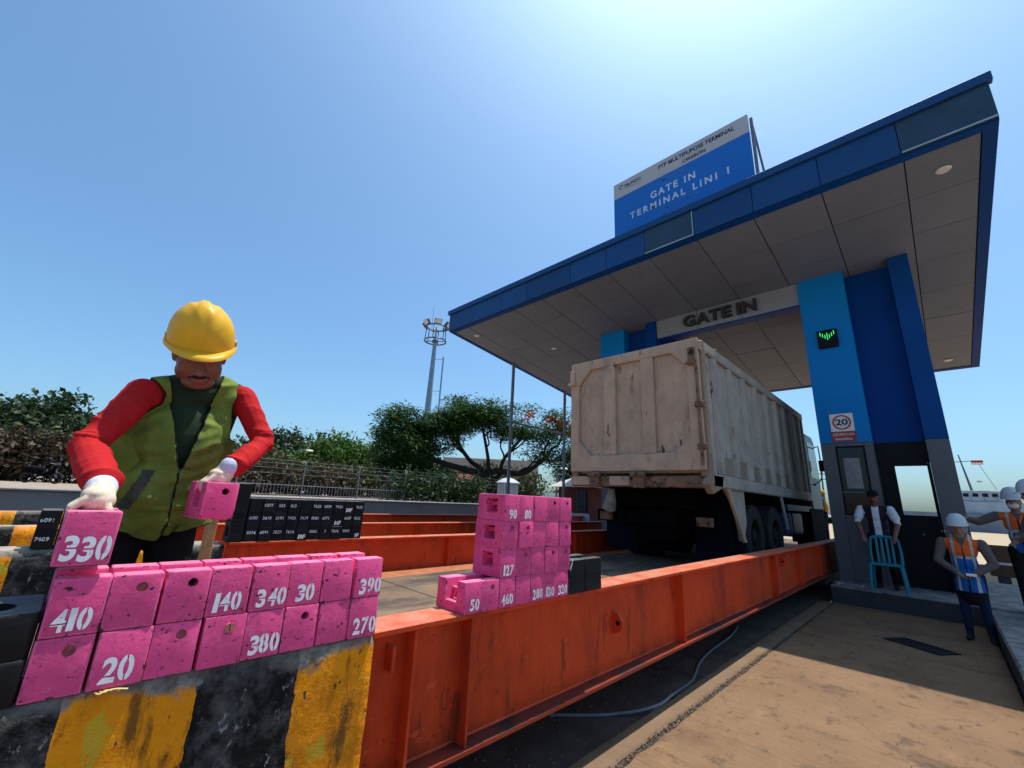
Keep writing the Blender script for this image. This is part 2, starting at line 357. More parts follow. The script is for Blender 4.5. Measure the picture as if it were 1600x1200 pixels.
def slab(x0, x1, y0, y1, m, z=0.0, nm='concrete_slab'):
    """a cast slab with a slightly ragged arris"""
    nx = 2; ny = max(2, int((y1-y0)/.06)); b = MB(); vs_ = []
    rows = []
    for j in range(ny+1):
        y = y0+(y1-y0)*j/ny
        e0 = .012*(mnoise.noise(Vector((x0*3, y*9, 1))))+.006*mnoise.noise(Vector((x0, y*40, 4))); e1 = .012*(mnoise.noise(Vector((x1*3, y*9, 5))))
        rows.append((x0+e0, x1+e1, y))
    for a, c, y in rows: vs_ += [(a, y, z-.22), (a, y, z-.012), (a+.014, y, z), (c-.014, y, z), (c, y, z-.012), (c, y, z-.22)]
    fs = []
    for j in range(ny):
        for k in range(5): fs.append((j*6+k, j*6+k+1, j*6+7+k, j*6+6+k))
    fs += [tuple(range(6)), tuple(ny*6+k for k in range(5, -1, -1))]
    b.add(vs_, fs); return b.build(nm, m, ground)
slab(-1.80, -1.625, -3, 7.3, m_lip)
slab(-1.80, -1.625, 7.312, 9.88, m_lip)
slab(-1.585, .27, -3, 2.6, m_yard); slab(-1.585, .27, 2.612, 7.0, m_yard); slab(-1.585, .27, 7.012, 9.9, m_yard)
b = MB(); b.box(-1.63, -1.58, -3, 9.9, -.2, -.018); b.build('joint_filler', Mat('joint_dirt', (.045, .035, .03), .95, var=.4, vs=25).bump(60, .8, .01).done(), ground)
# raised kerb on the right and the gate island share one level
m_island = Mat('island_concrete', (.062, .058, .058), .9, var=.25, vs=1.5).dust((.29, .27, .255), .95, .4, .9).spots((.05, .047, .045), 4, .60, .15, amt=.5).bump(45, .5, .006).done()
b = MB(); b.box(-1.62, 2.8, 9.9, 14.0, -.25, .28); struct(b, 'gate_island_pavement', m_island, bevel=.02)
b = MB(); b.box(.285, 2.8, -3, 9.88, -.25, .26); struct(b, 'side_pavement', m_island, bevel=.02)
b = MB(); b.box(-7.3, -5.28, 9.9, 14.0, -.1, .28); struct(b, 'middle_island_pavement', m_island, bevel=.02)
b = MB(); b.box(-20.0, 60, 24, 90, -.2, -.012); struct(b, 'quay_apron', Mat('apron_pale', (.36, .28, .18), .9, var=.12, vs=.3).done())
wt = MB(); wt.add([(-300, 95, -.01), (900, 95, -.01), (900, 1400, -.01), (-300, 1400, -.01)], [(0, 1, 2, 3)])
struct(wt, 'water', Mat('harbour_water', (.10, .14, .16), .15, var=.1, vs=.1).bump(1.2, .3, .05).done())

rs = random.Random(21); gv = MB()
def pebble(x, y, z, r_):
    q = [Vector((x, y, z))+Vector((math.cos(a)*r_*rs.uniform(.7, 1.2), math.sin(a)*r_*rs.uniform(.7, 1.2), 0)) for a in (0, 1.57, 3.14, 4.71)]
    q.append(Vector((x+rs.uniform(-.3, .3)*r_, y+rs.uniform(-.3, .3)*r_, z+r_*rs.uniform(.5, 1.0)))); gv.add(q, [(0, 1, 4), (1, 2, 4), (2, 3, 4), (3, 0, 4)])
for k in range(1500):
    pebble(-1.605+rs.gauss(0, .022)+(.0 if rs.random() < .7 else rs.uniform(0, .12)), rs.uniform(1.2, 9.6), -.004+rs.uniform(0, .003), rs.uniform(.003, .010))
for k in range(900): pebble(rs.uniform(-1.56, .25), 1.4+8.3*rs.random()**1.3, .0, rs.uniform(.002, .008))
for k in range(500): pebble(rs.uniform(-2.3, -1.82), rs.uniform(1.5, 8), -.044, rs.uniform(.004, .014))
go = gv.build('gravel', Mat('grit', (.20, .14, .09), .9, var=.5, vs=60).done(), None, fix=False, kind='stuff'); go['label'] = 'loose grit and small stones scattered along the joint and over the concrete'
dr = thing('drain_grate', 'black iron drain grate set in the shaded yard concrete', 'drain', (-.42, 7.66, 0))
fr = MB()
def rotpts(cx, cy, a, pts): return [(cx+x*math.cos(a)-y*math.sin(a), cy+x*math.sin(a)+y*math.cos(a), z) for x, y, z in pts]
da = R(-33); 
def obox(mb, cx, cy, a, x0, x1, y0, y1, z0, z1):
    q = [(x0, y0), (x1, y0), (x1, y1), (x0, y1)]
    mb.add(rotpts(cx, cy, a, [(x, y, z0) for x, y in q]+[(x, y, z1) for x, y in q]), [(3, 2, 1, 0), (4, 5, 6, 7), (0, 1, 5, 4), (1, 2, 6, 5), (2, 3, 7, 6), (3, 0, 4, 7)])
for a in ((-.30, .30, -.17, -.14), (-.30, .30, .14, .17), (-.30, -.27, -.14, .14), (.27, .30, -.14, .14)): obox(fr, -.42, 7.66, da, *a, -.03, .012)
fr.build('frame', m_iron, dr)
for k in range(9):
    bb = MB(); obox(bb, -.42, 7.66, da, -.255+.06*k, -.225+.06*k, -.14, .14, -.03, .008); bb.build('grate_bar', m_iron, dr)
bb = MB(); obox(bb, -.42, 7.66, da, -.27, .27, -.14, .14, .001, .003); bb.build('drain_floor', m_hole, dr)
cb = MB(); cp = [(-2.30, 2.85, -.03), (-2.07, 3.12, -.03), (-1.99, 3.25, -.03), (-1.87, 3.40, -.01), (-1.785, 3.58, .014), (-1.80, 3.8, .012), (-1.85, 4.05, -.03), (-1.87, 4.4, -.033), (-2.0, 4.9, -.033), (-2.07, 5.4, -.033), (-2.12, 6.2, -.033), (-2.22, 6.8, -.033)]
def smooth_path(pts, k=6):
    P = [Vector(q) for q in pts]; out = []
    for i in range(len(P)-1):
        a = P[max(i-1, 0)]; b_ = P[i]; c = P[i+1]; d = P[min(i+2, len(P)-1)]
        for t in range(k):
            t /= k; out.append(.5*((2*b_)+(c-a)*t+(2*a-5*b_+4*c-d)*t*t+(3*b_-a-3*c+d)*t**3))
    return out+[P[-1]]
cb.tube(smooth_path(cp), .011, 8)
tag(cb.build('cable', m_cable, smooth=True), 'thin grey cable trailing from under the orange girder across the lip', 'cable')

# ------------------------------------------------------------------ weighbridges
def girder(parent, xo, xi, y0, y1, stiff_y, lugs, name='side_girder'):
    """I girder with its outer flange edge at xo (+X side) and inner at xi; stiffeners on both faces; top .95, foot .36"""
    xm = (xo+xi)/2
    w = MB(); w.box(xm-.009, xm+.009, y0+.004, y1, .382, .926); web = w.build('girder_web', m_orange, parent)
    n = 40; t = MB(); vs_ = []                                    # the top flange with a flame-cut, slightly wavy edge
    for j in range(n+1):
        y = y0+(y1-y0)*j/n; e = .004*mnoise.noise(Vector((xo, y*7, 2)))
        vs_ += [(xi, y, .926), (xo+e, y, .926), (xo+e, y, .95), (xi, y, .95)]
    fs = [(j*4+k, j*4+(k+1) % 4, j*4+4+(k+1) % 4, j*4+4+k) for j in range(n) for k in range(4)]+[(3, 2, 1, 0), tuple(n*4+k for k in range(4))]
    t.add(vs_, fs); t.build('top_flange', m_orange, parent, bevel=.003)
    f = MB(); f.box(xi, xo, y0+.002, y1, .358, .381); f.build('bottom_flange', m_orange_low, parent, bevel=.003)
    for y in stiff_y:
        for a, c in ((xm+.010, xo-.012), (xi+.012, xm-.010)):
            s_ = MB(); s_.box(a, c, y-.007, y+.007, .383, .924); so_ = s_.build('stiffener', m_orange, parent)
            if a > xm and xo > -3:
                for sg in (-1, 1):
                    wv = MB(); wv.tube([(xm+.011, y+sg*.009, .39+.532*q/26) for q in range(27)], [.0055+.0022*mnoise.noise(Vector((y*9, q*1.7, sg))) for q in range(27)], 6); wv.build('weld_bead', m_orange, so_, smooth=True)
    if xo > -3:
        for zz in (.386, .922):
            wv = MB(); wv.tube([(xm+.011, y0+.02+.06*q, zz) for q in range(int((y1-y0)/.06)-1)], [.006+.0025*mnoise.noise(Vector((q*1.3, zz*9, 1))) for q in range(int((y1-y0)/.06)-1)], 6); wv.build('weld_bead', m_orange, web, smooth=True)
    for y, z in lugs:
        l = MB()
        pr = [(xm+.0095, z-.075), (xm+.055, z-.06), (xm+.085, z-.02), (xm+.085, z+.02), (xm+.055, z+.06), (xm+.0095, z+.075)]
        l.prism(pr, 'y', y-.012, y+.012); lo = l.build('lifting_lug', m_orange, parent, bevel=.003)
        h = MB(); h.cyl((xm+.05, y, z), 'y', .016, .027, 14); h.build('lug_eye', m_hole, lo)
wb = thing('weighbridge', 'near orange steel weighbridge carrying the dump truck and the pink weights', 'weighbridge', (-3.4, 1.0, .36))
girder(wb, -1.715, -1.915, .99, 19.0, [1.205, 1.53, 3.98, 7.05, 8.5, 10.1, 13, 16], [(2.95, .68), (7.55, .80)])
girder(wb, -5.10, -5.30, 1.22, 19.0, [3.98, 7.05, 10.1, 13, 16], [])
nb = MB(); nb.box(-1.80, -1.745, 1.105, 1.122, .77, .87); nb.build('cleat', m_orange, wb, bevel=.003)
for k in range(7):
    y0 = 1.0 if k == 0 else 2.68+3.0*(k-1); y9 = 2.68 if k == 0 else min(19.0, y0+3.0)
    d = MB(); d.box(-4.72, -2.32, y0+.009, y9-.009, .44, .55); d.build('deck_slab', m_deck, wb, bevel=.006)
    for x0, x1 in ((-2.314, -1.93), (-5.085, -4.726)):
        d = MB(); d.box(x0, x1, y0+.004, y9-.004, .44, .543); d.build('deck_edge_plate', m_deckedge, wb, bevel=.004)
wb2 = thing('weighbridge', 'far empty orange weighbridge behind the first one with no truck on it', 'weighbridge', (-9.0, 1.0, .36))
girder(wb2, -7.50, -7.70, 1.0, 19.0, [2.2, 5.0, 8, 11, 14], [])
girder(wb2, -10.55, -10.75, 1.0, 19.0, [2.2, 5.0, 8, 11, 14], [])
for k in range(6):
    d = MB(); d.box(-10.53, -7.72, 1.0+3*k+.006, 1.0+3*k+2.994, .44, .55); d.build('deck_slab', m_deck, wb2)

def rough_wall(x0, x1, y0, y1, z0, z1, amp, step, mat, name, label):
    """cast wall: a fine shell pushed about by noise"""
    def G(n): return max(1, int(round(n)))
    bm = bmesh.new(); nx, ny, nz = G((x1-x0)/step), G((y1-y0)/step), G((z1-z0)/step)
    idx = {}
    def V(i, j, k):
        q = idx.get((i, j, k))
        if q is None:
            p = Vector((x0+(x1-x0)*i/nx, y0+(y1-y0)*j/ny, z0+(z1-z0)*k/nz))
            ed = (i in (0, nx))+(j in (0, ny))+(k in (0, nz))
            d = Vector((mnoise.noise(p*3.1+Vector((9, 0, 0))), mnoise.noise(p*3.1+Vector((0, 7, 0))), mnoise.noise(p*3.1+Vector((0, 0, 5)))))*amp
            d += Vector((mnoise.noise(p*13+Vector((2, 0, 0))), mnoise.noise(p*13), mnoise.noise(p*13+Vector((0, 0, 3)))))*amp*.45
            if ed >= 2 and k == nz:
                c = .6+.6*abs(mnoise.noise(p*8)); sx = (i == 0)-(i == nx); sy = (j == 0)-(j == ny)
                d += Vector((sx, sy, -1))*amp*c*1.2
            d.z = min(d.z, .001)
            q = idx[(i, j, k)] = bm.verts.new(p+d)
        return q
    for i in range(nx):
        for j in range(ny): bm.faces.new((V(i, j, nz), V(i+1, j, nz), V(i+1, j+1, nz), V(i, j+1, nz)))
    for j in range(ny):
        for k in range(nz):
            bm.faces.new((V(nx, j, k), V(nx, j+1, k), V(nx, j+1, k+1), V(nx, j, k+1))); bm.faces.new((V(0, j+1, k), V(0, j, k), V(0, j, k+1), V(0, j+1, k+1)))
    for i in range(nx):
        for k in range(nz):
            bm.faces.new((V(i, 0, k), V(i+1, 0, k), V(i+1, 0, k+1), V(i, 0, k+1))); bm.faces.new((V(i+1, ny, k), V(i, ny, k), V(i, ny, k+1), V(i+1, ny, k+1)))
    me = bpy.data.meshes.new(name); bm.to_mesh(me); bm.free(); me.materials.append(mat)
    me.polygons.foreach_set('use_smooth', [True]*len(me.polygons))
    o = bpy.data.objects.new(name, me); COL.objects.link(o); return tag(o, label, 'wall')
rough_wall(-2.0, -1.705, -2.6, .985, -.1, .948, .007, .03, m_str_near, 'barrier_wall', 'chipped yellow and black concrete barrier under the front row of pink weights')
rough_wall(-5.42, -5.10, -6.0, 1.19, -.1, .948, .012, .08, m_str_a, 'barrier_wall', 'weathered yellow and black barrier wall under the left end of the black weights')
rough_wall(-7.75, -7.48, -7.0, .98, -.1, .94, .006, .12, m_str_b, 'barrier_wall', 'low yellow and black barrier between the two weighbridge ramps, lower of the two far stripes')
rough_wall(-10.8, -10.53, -8.0, .98, -.1, .94, .006, .14, m_str_c, 'barrier_wall', 'farthest yellow and black barrier in front of the grey wall')
b = MB(); b.prism([(-3.0, -.02), (.985, .54), (.985, -.02)], 'x', -5.08, -2.02); struct(b, 'near_ramp', m_conc)
b = MB(); b.prism([(-3.0, -.02), (.985, .54), (.985, -.02)], 'x', -10.5, -7.77); struct(b, 'far_ramp', m_conc)

# ------------------------------------------------------------------ calibration weights
WL, WW, WH = .23, .1165, .1435
def weight_bm(hole=None, closed=False, cy=.012, cz=.108):
    """cast iron bar weight: two cheeks, a handle pocket between them and a bar across it. base centre at the origin, number face +X"""
    x0, x1 = -WL/2, WL/2; y0, y1 = -WW/2, WW/2; n0, n1 = -.042, .05
    b = MB()
    tap = .004
    if closed:
        prof_o = [(x0, 0), (x1, 0), (x1-tap, WH), (x0+tap, WH)]
        prof_i = [(n0, .046), (n1, .046), (n1-.004, .119), (n0+.004, .119)]
        for y, flip in ((y0, 0), (y0+.075, 1)):
            pass
        V0 = [(x, y0, z) for x, z in prof_o]+[(x, y0, z) for x, z in prof_i]+[(x, y1, z) for x, z in prof_o]+[(x, y0+.075, z) for x, z in prof_i]
        F = [(i, (i+1) % 4, 4+(i+1) % 4, 4+i) for i in range(4)]+[(11, 10, 9, 8)]
        F += [(4+i, 4+(i+1) % 4, 12+(i+1) % 4, 12+i) for i in range(4)]+[(12, 13, 14, 15)]
        side = [(i, 8+i, 8+(i+1) % 4, (i+1) % 4) for i in range(4)]
        if hole: side.pop(1)
        b.add(V0, F+side)
    else:
        pr = [(x0, 0), (x1, 0), (x1-tap, WH), (n1, WH), (n1-.004, .046), (n0+.004, .046), (n0, WH), (x0+tap, WH)]
        n = 8; vs_ = [(x, y0, z) for x, z in pr]+[(x, y1, z) for x, z in pr]
        F = [tuple(range(n)), tuple(range(2*n-1, n-1, -1))]
        for i in range(n):
            if hole and i == 1: continue
            F.append(((i+1) % n, i, n+i, n+(i+1) % n))
        b.add(vs_, F)
    if hole:
        r = .0135; K = 16; dep = {'open': .05, 'plug': .004, 'brass': -.003}[hole]
        def fx(z): return x1-tap*z/WH
        o = len(b.v); cs = [(y0, 0), (y1, 0), (y1, WH), (y0, WH)]
        b.v += [(fx(z), y, z) for y, z in cs]
        a0 = -3*PI/4
        ring = [(cy+r*math.cos(a0+2*PI*k/K), cz+r*math.sin(a0+2*PI*k/K)) for k in range(K)]
        b.v += [(fx(z), y, z) for y, z in ring]
        b.v += [(fx(z)-dep, y, z) for y, z in ring]
        fs = []
        for q in range(4):
            ks = [(q*4+i) % K for i in range(5)]
            fs.append((o+q, o+(q+1) % 4, o+4+ks[4], o+4+ks[3], o+4+ks[2], o+4+ks[1], o+4+ks[0]))
        fs += [(o+4+k, o+4+(k+1) % K, o+4+K+(k+1) % K, o+4+K+k) for k in range(K)]
        b.f += fs; b.mi += [0]*len(fs)
        b.f.append(tuple(o+4+K+k for k in range(K))); b.mi.append(1)
        if hole == 'brass':
            b.box(fx(cz)+.002, fx(cz)+.0042, cy-.0025, cy+.0025, cz-.011, cz+.011, mi=2)
    return b
def weight_proto(name, mats, hole, closed, label, cat, bev=.0055, seg=2, pocket=True):
    b = weight_bm(hole, closed)
    me_o = b.build(name, mats, None, fix=False)
    me = me_o.data; bm = bmesh.new(); bm.from_mesh(me)
    bmesh.ops.remove_doubles(bm, verts=bm.verts, dist=.0002); bmesh.ops.recalc_face_normals(bm, faces=bm.faces)
    ed = [e for e in bm.edges if len(e.link_faces) == 2 and e.calc_face_angle(0) > .5 and e.calc_length() > .02]
    bmesh.ops.bevel(bm, geom=ed, offset=bev, segments=seg, affect='EDGES', clamp_overlap=True, profile=.6, material=3 if len(mats) > 3 else -1)
    rr = random.Random(hash(name+str(hole)) % 999)
    for v in bm.verts: v.co += Vector((mnoise.noise(v.co*40), mnoise.noise(v.co*40+Vector((5, 0, 0))), mnoise.noise(v.co*40+Vector((0, 9, 0)))))*.002
    bm.to_mesh(me); bm.free(); smooth_by_angle(me, .6)
    tag(me_o, label, cat)
    if pocket:
        h = MB()
        h.box(-.044, .052, -.018, .003, .082, .103)
        if not closed: h.box(-.042, .05, .018, .056, .044, .118)
        h.build('handle_bar', mats[0], me_o, bevel=.003, local=True)
    return me_o
mats_p = [m_pink, m_hole, m_brass, m_pinkedge]; mats_pp = [m_pink, m_pinkdark, m_brass, m_pinkedge]; mats_pb = [m_pink, m_brass, m_hole, m_pinkedge]
PROTO = {}
def get_proto(hole, closed):
    k = (hole, closed)
    if k not in PROTO:
        PROTO[k] = weight_proto('weight_block', {'open': mats_p, 'plug': mats_pp, 'brass': mats_pb, None: mats_p}[hole], hole, closed, 'pink weight', 'weight')
        PROTO[k]['_free'] = 1
    return PROTO[k]
SEG = {'0': 'abcdef', '1': 'bc', '2': 'abged', '3': 'abgcd', '4': 'fgbc', '5': 'afgcd', '6': 'afgedc', '7': 'abc', '8': 'abcdefg', '9': 'abcdfg', 'F': 'afge'}
rw = random.Random(4)
GLYPH = {}
def glyph(ch, bold):
    """triangles of one bold figure in a unit box, cut through like a stencil"""
    if ch in GLYPH: return GLYPH[ch]
    cu = bpy.data.curves.new('tmp', 'FONT'); cu.body = ch; cu.size = 1; cu.offset = bold; cu.resolution_u = 4
    ob = bpy.data.objects.new('tmp', cu); COL.objects.link(ob); dg = bpy.context.evaluated_depsgraph_get(); dg.update()
    me = bpy.data.meshes.new_from_object(ob.evaluated_get(dg)); bpy.data.objects.remove(ob); bpy.data.curves.remove(cu)
    bm = bmesh.new(); bm.from_mesh(me); bpy.data.meshes.remove(me)
    xs_ = [v.co.x for v in bm.verts]; ys_ = [v.co.y for v in bm.verts]; x0, x1, y0, y1 = min(xs_), max(xs_), min(ys_), max(ys_)
    for v in bm.verts: v.co = Vector(((v.co.x-x0)/(x1-x0), (v.co.y-y0)/(y1-y0), 0))
    cuts = {'0': [(.5, 'x')], '8': [(.5, 'x')], '6': [(.5, 'x')], '9': [(.5, 'x')], '4': [(.36, 'y')], '3': [(.5, 'y')], '2': [(.27, 'y')], '5': [(.5, 'y')]}.get(ch, [])
    for c, ax in cuts:
        g_ = .055 if ax == 'x' else .03; n_ = Vector((1, 0, 0)) if ax == 'x' else Vector((0, 1, 0))
        for o_ in (c-g_, c+g_): bmesh.ops.bisect_plane(bm, geom=bm.verts[:]+bm.edges[:]+bm.faces[:], plane_co=n_*o_, plane_no=n_, dist=1e-5)
        kill = [f for f in bm.faces if abs((f.calc_center_median().x if ax == 'x' else f.calc_center_median().y)-c) < g_*.98]
        bmesh.ops.delete(bm, geom=kill, context='FACES')
    bm.verts.index_update(); r = ([v.co.copy() for v in bm.verts], [tuple(v.index for v in f.verts) for f in bm.faces]); bm.free(); GLYPH[ch] = r; return r
def stencil(txt, h, mat, parent, place, w=None, gap=.22, italic=.0, rng=None, name='number'):
    """sprayed stencil figures laid on the block face; place(u, v) -> point"""
    w = w or h*.52; b = MB(); adv = {'1': .50}; tot = sum(w*adv.get(c, 1) for c in txt)+(len(txt)-1)*w*gap; x = -tot/2
    for ch in txt:
        cw = w*adv.get(ch, 1); V_, F_ = glyph(ch, .035); jx = rw.uniform(-.03, .03)*w; jy = rw.uniform(-.03, .03)*h; k_ = rw.uniform(-.05, .05)
        b.add([place(x+jx+p.x*cw+(italic+k_)*p.y*h, jy+p.y*h) for p in V_], F_); x += cw+w*gap
    return b.build(name, mat, parent, fix=False, local=True)
def put_weight(x, y, z, label, hole=None, closed=False, num=None, rz=0.0, group=None, size=.044, off=(0, 0)):
    pr = get_proto(hole, closed)
    if pr.get('_free'):
        del pr['_free']; r = pr; r.location = (x, y, z); r['label'] = label; r.rotation_euler = (0, 0, rz)
        if group: r['group'] = group
        ORG[r.name] = Vector((0, 0, 0))
        r = pr
    else:
        r = pr.copy(); COL.objects.link(r); r.location = (x, y, z); r.rotation_euler = (0, 0, rz); r['label'] = label
        if group: r['group'] = group
        elif 'group' in r: del r['group']
        ORG[r.name] = Vector((0, 0, 0))
        for ch in pr.children:
            if ch.name.startswith('handle_bar'):
                c = ch.copy(); COL.objects.link(c); c.parent = r
    if num: NUMS.append((r, num, size, off))
    return r
NUMS = []
GP = 'pink calibration weights'
XF = -1.70-WL/2
up_l = [('410', None), (None, 'plug'), (None, 'open'), ('140', None), ('340', None), ('30', None), (None, None), ('390', None)]
lo_l = [(None, 'plug2'), ('20', None), (None, 'plug'), (None, 'brass'), ('380', None), (None, 'open'), (None, None), ('270', None)]
lab_u = ['pink weight stencilled 410 at the left end of the upper row on the barrier', 'pink weight with a rust red plug, second in the upper row beside 410',
         'pink weight with a dark round hole in the upper row, left of 140', 'pink weight stencilled 140 in the middle of the upper row on the barrier', 'pink weight stencilled 340 in the upper row, between 140 and 30',
         'pink weight stencilled 30 in the upper row on the barrier, two from the right end', 'unmarked pink weight in the upper row, just left of 390', 'pink weight stencilled 390 at the right end of the upper row on the barrier']
lab_l = ['pink weight with a grey plug at the left end of the lower row, under 410', 'pink weight stencilled 20 in the lower row on the barrier, second from the left', 'pink weight with a dull red plug in the lower row, right of 20',
         'pink weight with a brass slotted screw in the lower row', 'pink weight stencilled 380 in the lower row, right of the brass screw', 'pink weight with a dark round hole in the lower row, third from the right end',
         'unmarked pink weight in the lower row, just left of 270', 'pink weight stencilled 270 at the right end of the lower row on the barrier']
py_ = .1205
for row, (lst, lab) in enumerate(((lo_l, lab_l), (up_l, lab_u))):
    for i, (num, hole) in enumerate(lst):
        y = .020+py_*i+py_/2+rw.uniform(-.002, .002); z = .9485+row*(WH+.0008)
        put_weight(XF+rw.uniform(-.004, .003)-row*.003, y, z, lab[i], 'plug' if hole == 'plug2' else hole, False, num, R(rw.uniform(-1.6, 1.6)), GP, (.056 if num != '20' else .062)*rw.uniform(.95, 1.05), (rw.uniform(-.006, .010), .013))
put_weight(XF, .063, 1.268, 'pink weight stencilled 330 gripped in a gloved hand above the row', None, False, '330', 0, GP, .066, (.002, .012))
put_weight(-2.05-WL/2, .42, 1.366, 'pink weight with a dark hole lifted in front of the worker in his other hand', 'open', False, None, R(4), GP)
# the free-standing stack further along the girder
cols = [1.7345, 1.8595, 1.979, 2.096, 2.222]
bot = [(1.505, '50', None), (1.6125, None, 'plug'), (1.7345, '460', None), (1.8595, None, None), (1.979, '280', None), (2.096, '130', None), (2.206, '320', None)]
lab_b = ['pink weight stencilled 50 with an open handle slot, nearest in the stack base', 'pink weight with a dull plug in the stack base, beside 50', 'pink weight stencilled 460 in the stack base, directly under 127', 'unmarked pink weight in the base of the stack, right of 460',
         'pink weight stencilled 280 in the stack base, fifth from the near end', 'pink weight stencilled 130 in the stack base, between 280 and 320', 'pink weight stencilled 320 in the base of the stack, beside the black weights']
for i, (y, num, hole) in enumerate(bot):
    put_weight(XF+rw.uniform(-.003, .003), y, .9505, lab_b[i], hole, False, num, R(rw.uniform(-.8, .8)), GP, .052, (rw.uniform(-.004, .006), .012))
rows = [[('127', None), (None, 'plug'), (None, None), (None, 'open'), (None, 'plug')], [(None, 'plug'), (None, 'open'), (None, None), (None, None), (None, 'open')], [('90', None), ('80', None), (None, None), (None, 'open'), (None, 'open')]]
lab_r = [['pink weight stencilled 127 with a shaded handle window, second layer of the stack', 'pink weight with a dull plug right of 127 in the stack', 'unmarked pink weight in the middle of the second layer of the stack', 'pink weight with a dark hole in the second layer of the stack', 'pink weight with a dull plug at the far end of the second layer'],
         ['pink weight with a shaded handle window and faint plug, directly under 90', 'pink weight with a dark hole directly under 80', 'pitted unmarked pink weight in the middle of the third layer of the stack', 'smooth unmarked pink weight in the third layer, next to the last one', 'pink weight with a big dark hole at the far end of the third layer'],
         ['pink weight stencilled 90 with a sunlit handle window, top corner of the stack', 'pink weight stencilled 80 on the top layer of the stack', 'unmarked pink weight in the middle of the top layer', 'pink weight with a small hole in the top layer, fourth along', 'pink weight with a small hole at the far end of the top layer']]
for k, row in enumerate(rows):
    for i, (num, hole) in enumerate(row):
        put_weight(XF+.002+rw.uniform(-.004, .004), cols[i]+rw.uniform(-.002, .002)+.004*k, .9505+(k+1)*(WH-.0005), lab_r[k][i], hole, True, num, R(rw.uniform(-1, 1)), GP, .052, (rw.uniform(-.004, .008), .012))
# black weights
bl_proto = weight_proto('weight_block', [m_black_w, m_hole, m_hole], None, False, 'black weight', 'weight', .005, 1, False)
bl_used = [0]
GB = 'black calibration weights'
def put_black(x, y, z, label, sx=1, sy=1, sz=1, group=GB):
    if not bl_used[0]: r = bl_proto; bl_used[0] = 1
    else: r = bl_proto.copy(); COL.objects.link(r)
    r.location = (x, y, z); r['label'] = label; r['group'] = group; ORG[r.name] = Vector((0, 0, 0)); r.scale = (sx, sy, sz)
    return r
top_n = ['', '6077', '625', '623', '', '7628', '0029', '7624', '10F', '7632']
mid_n = ['6083', '3618', '3191', '7425', '7619', '0081', '6071', '14F', '6087', '7622']
bot_n = ['6094', '6091', '7629', '7614', '18F', '0005', '7', '7616', '0060', '9F']
ORD = ['first', 'second', 'third', 'fourth', 'fifth', 'sixth', 'seventh', 'eighth', 'ninth', 'tenth']
for k, (lst, nm) in enumerate(((bot_n, 'bottom'), (mid_n, 'middle'), (top_n, 'top'))):
    for i, t in enumerate(lst):
        y = 1.335+.1265*i+.063
        l = ('black weight painted %s, %s along the %s layer of the long black stack' % (t, ORD[i], nm)) if t else ('unmarked black weight, %s along the %s layer of the long black stack' % (ORD[i], nm))
        o = put_black(-5.215+rw.uniform(-.004, .004), y, .9505+k*.1440, l, 1, 1.06, 1)
        if t: NUMS.append((o, t, .045 if 'F' in t else .034, (rw.uniform(-.006, .006), .014 if 'F' in t else .075 if k < 2 else .06)))
for k in range(4):
    put_black(-5.215, 1.262, .9505+k*.1440, 'black weight in the column by the worker\'s elbow, %s' % ('at the bottom', 'second from the bottom', 'third from the bottom', 'topmost and sticking up above the others')[k], 1, 1.06, 1)
for i in range(3):
    for k in range(2):
        o = put_black(-5.215, -.065+.1265*i, .9505+k*.1440, ('black weight behind 330 in the left stack, %s, %s' % (('lower', 'upper')[k], ('at its left end', 'in the middle', 'at its right end')[i])), 1, 1.06, 1.03)
        if i == 0: NUMS.append((o, ('7609', '6091')[k], .033, (0, .055)))
for i in range(2):
    for k in range(2):
        o = put_black(-1.80, 2.347+.192*i, .9505+k*.098, 'squat black weight at the far end of the pink stack, %s, %s' % (('lower', 'upper')[k], ('touching the pink blocks', 'at the outer end')[i]), .9, 1.58, .68)
        if i == 0 and k == 1: NUMS.append((o, '7', .08, (-.02, .04)))
# two large rounded black weights by the camera
def rbox(mb, x0, x1, y0, y1, z0, z1, r, hole=None, n=6):
    pts = []
    for cx, cy, a0 in ((x1-r, y1-r, 0), (x0+r, y1-r, 90), (x0+r, y0+r, 180), (x1-r, y0+r, 270)):
        for k in range(n+1): a = R(a0+90*k/n); pts.append((cx+r*math.cos(a), cy+r*math.sin(a)))
    N_ = len(pts)
    mx, my = (x0+x1)/2, (y0+y1)/2
    def ring(s_, z): return [(mx+(px-mx)*s_, my+(py-my)*s_, z) for px, py in pts]
    L = [ring(.985, z0), ring(1, z0+.008), ring(1, z1-.010), ring(.99, z1-.003), ring(.972, z1)]
    if hole: L += [[(mx+hole[0]*math.cos(2*PI*k/N_+PI/4-PI/4), my+hole[1]*math.sin(2*PI*k/N_), z1-.004 if q == 0 else z1-.09) for k in range(N_)] for q in (0, 1)]
    o = len(mb.v); mb.v += [q for l in L for q in l]
    for i in range(len(L)-1): mb.f += [(o+i*N_+k, o+i*N_+(k+1) % N_, o+(i+1)*N_+(k+1) % N_, o+(i+1)*N_+k) for k in range(N_)]
    mb.f += [tuple(o+k for k in range(N_-1, -1, -1)), tuple(o+(len(L)-1)*N_+k for k in range(N_))]; mb.mi += [0]*((len(L)-1)*N_+2)
b = MB(); rbox(b, -1.96, -1.70, -.23, .0185, .949, 1.052, .018)
tag(b.build('weight_block', m_big_black, smooth=True), 'large rounded black weight standing on the barrier under the one with an oval hole', 'weight', 'large black weights')
b = MB(); rbox(b, -1.962, -1.703, -.231, .018, 1.054, 1.160, .022, (.066, .074))
tag(b.build('weight_block', m_big_black, smooth=True), 'large rounded black weight with an oval hole in its top, left of 410', 'weight', 'large black weights')
tp_ = MB(); rt_ = random.Random(2)
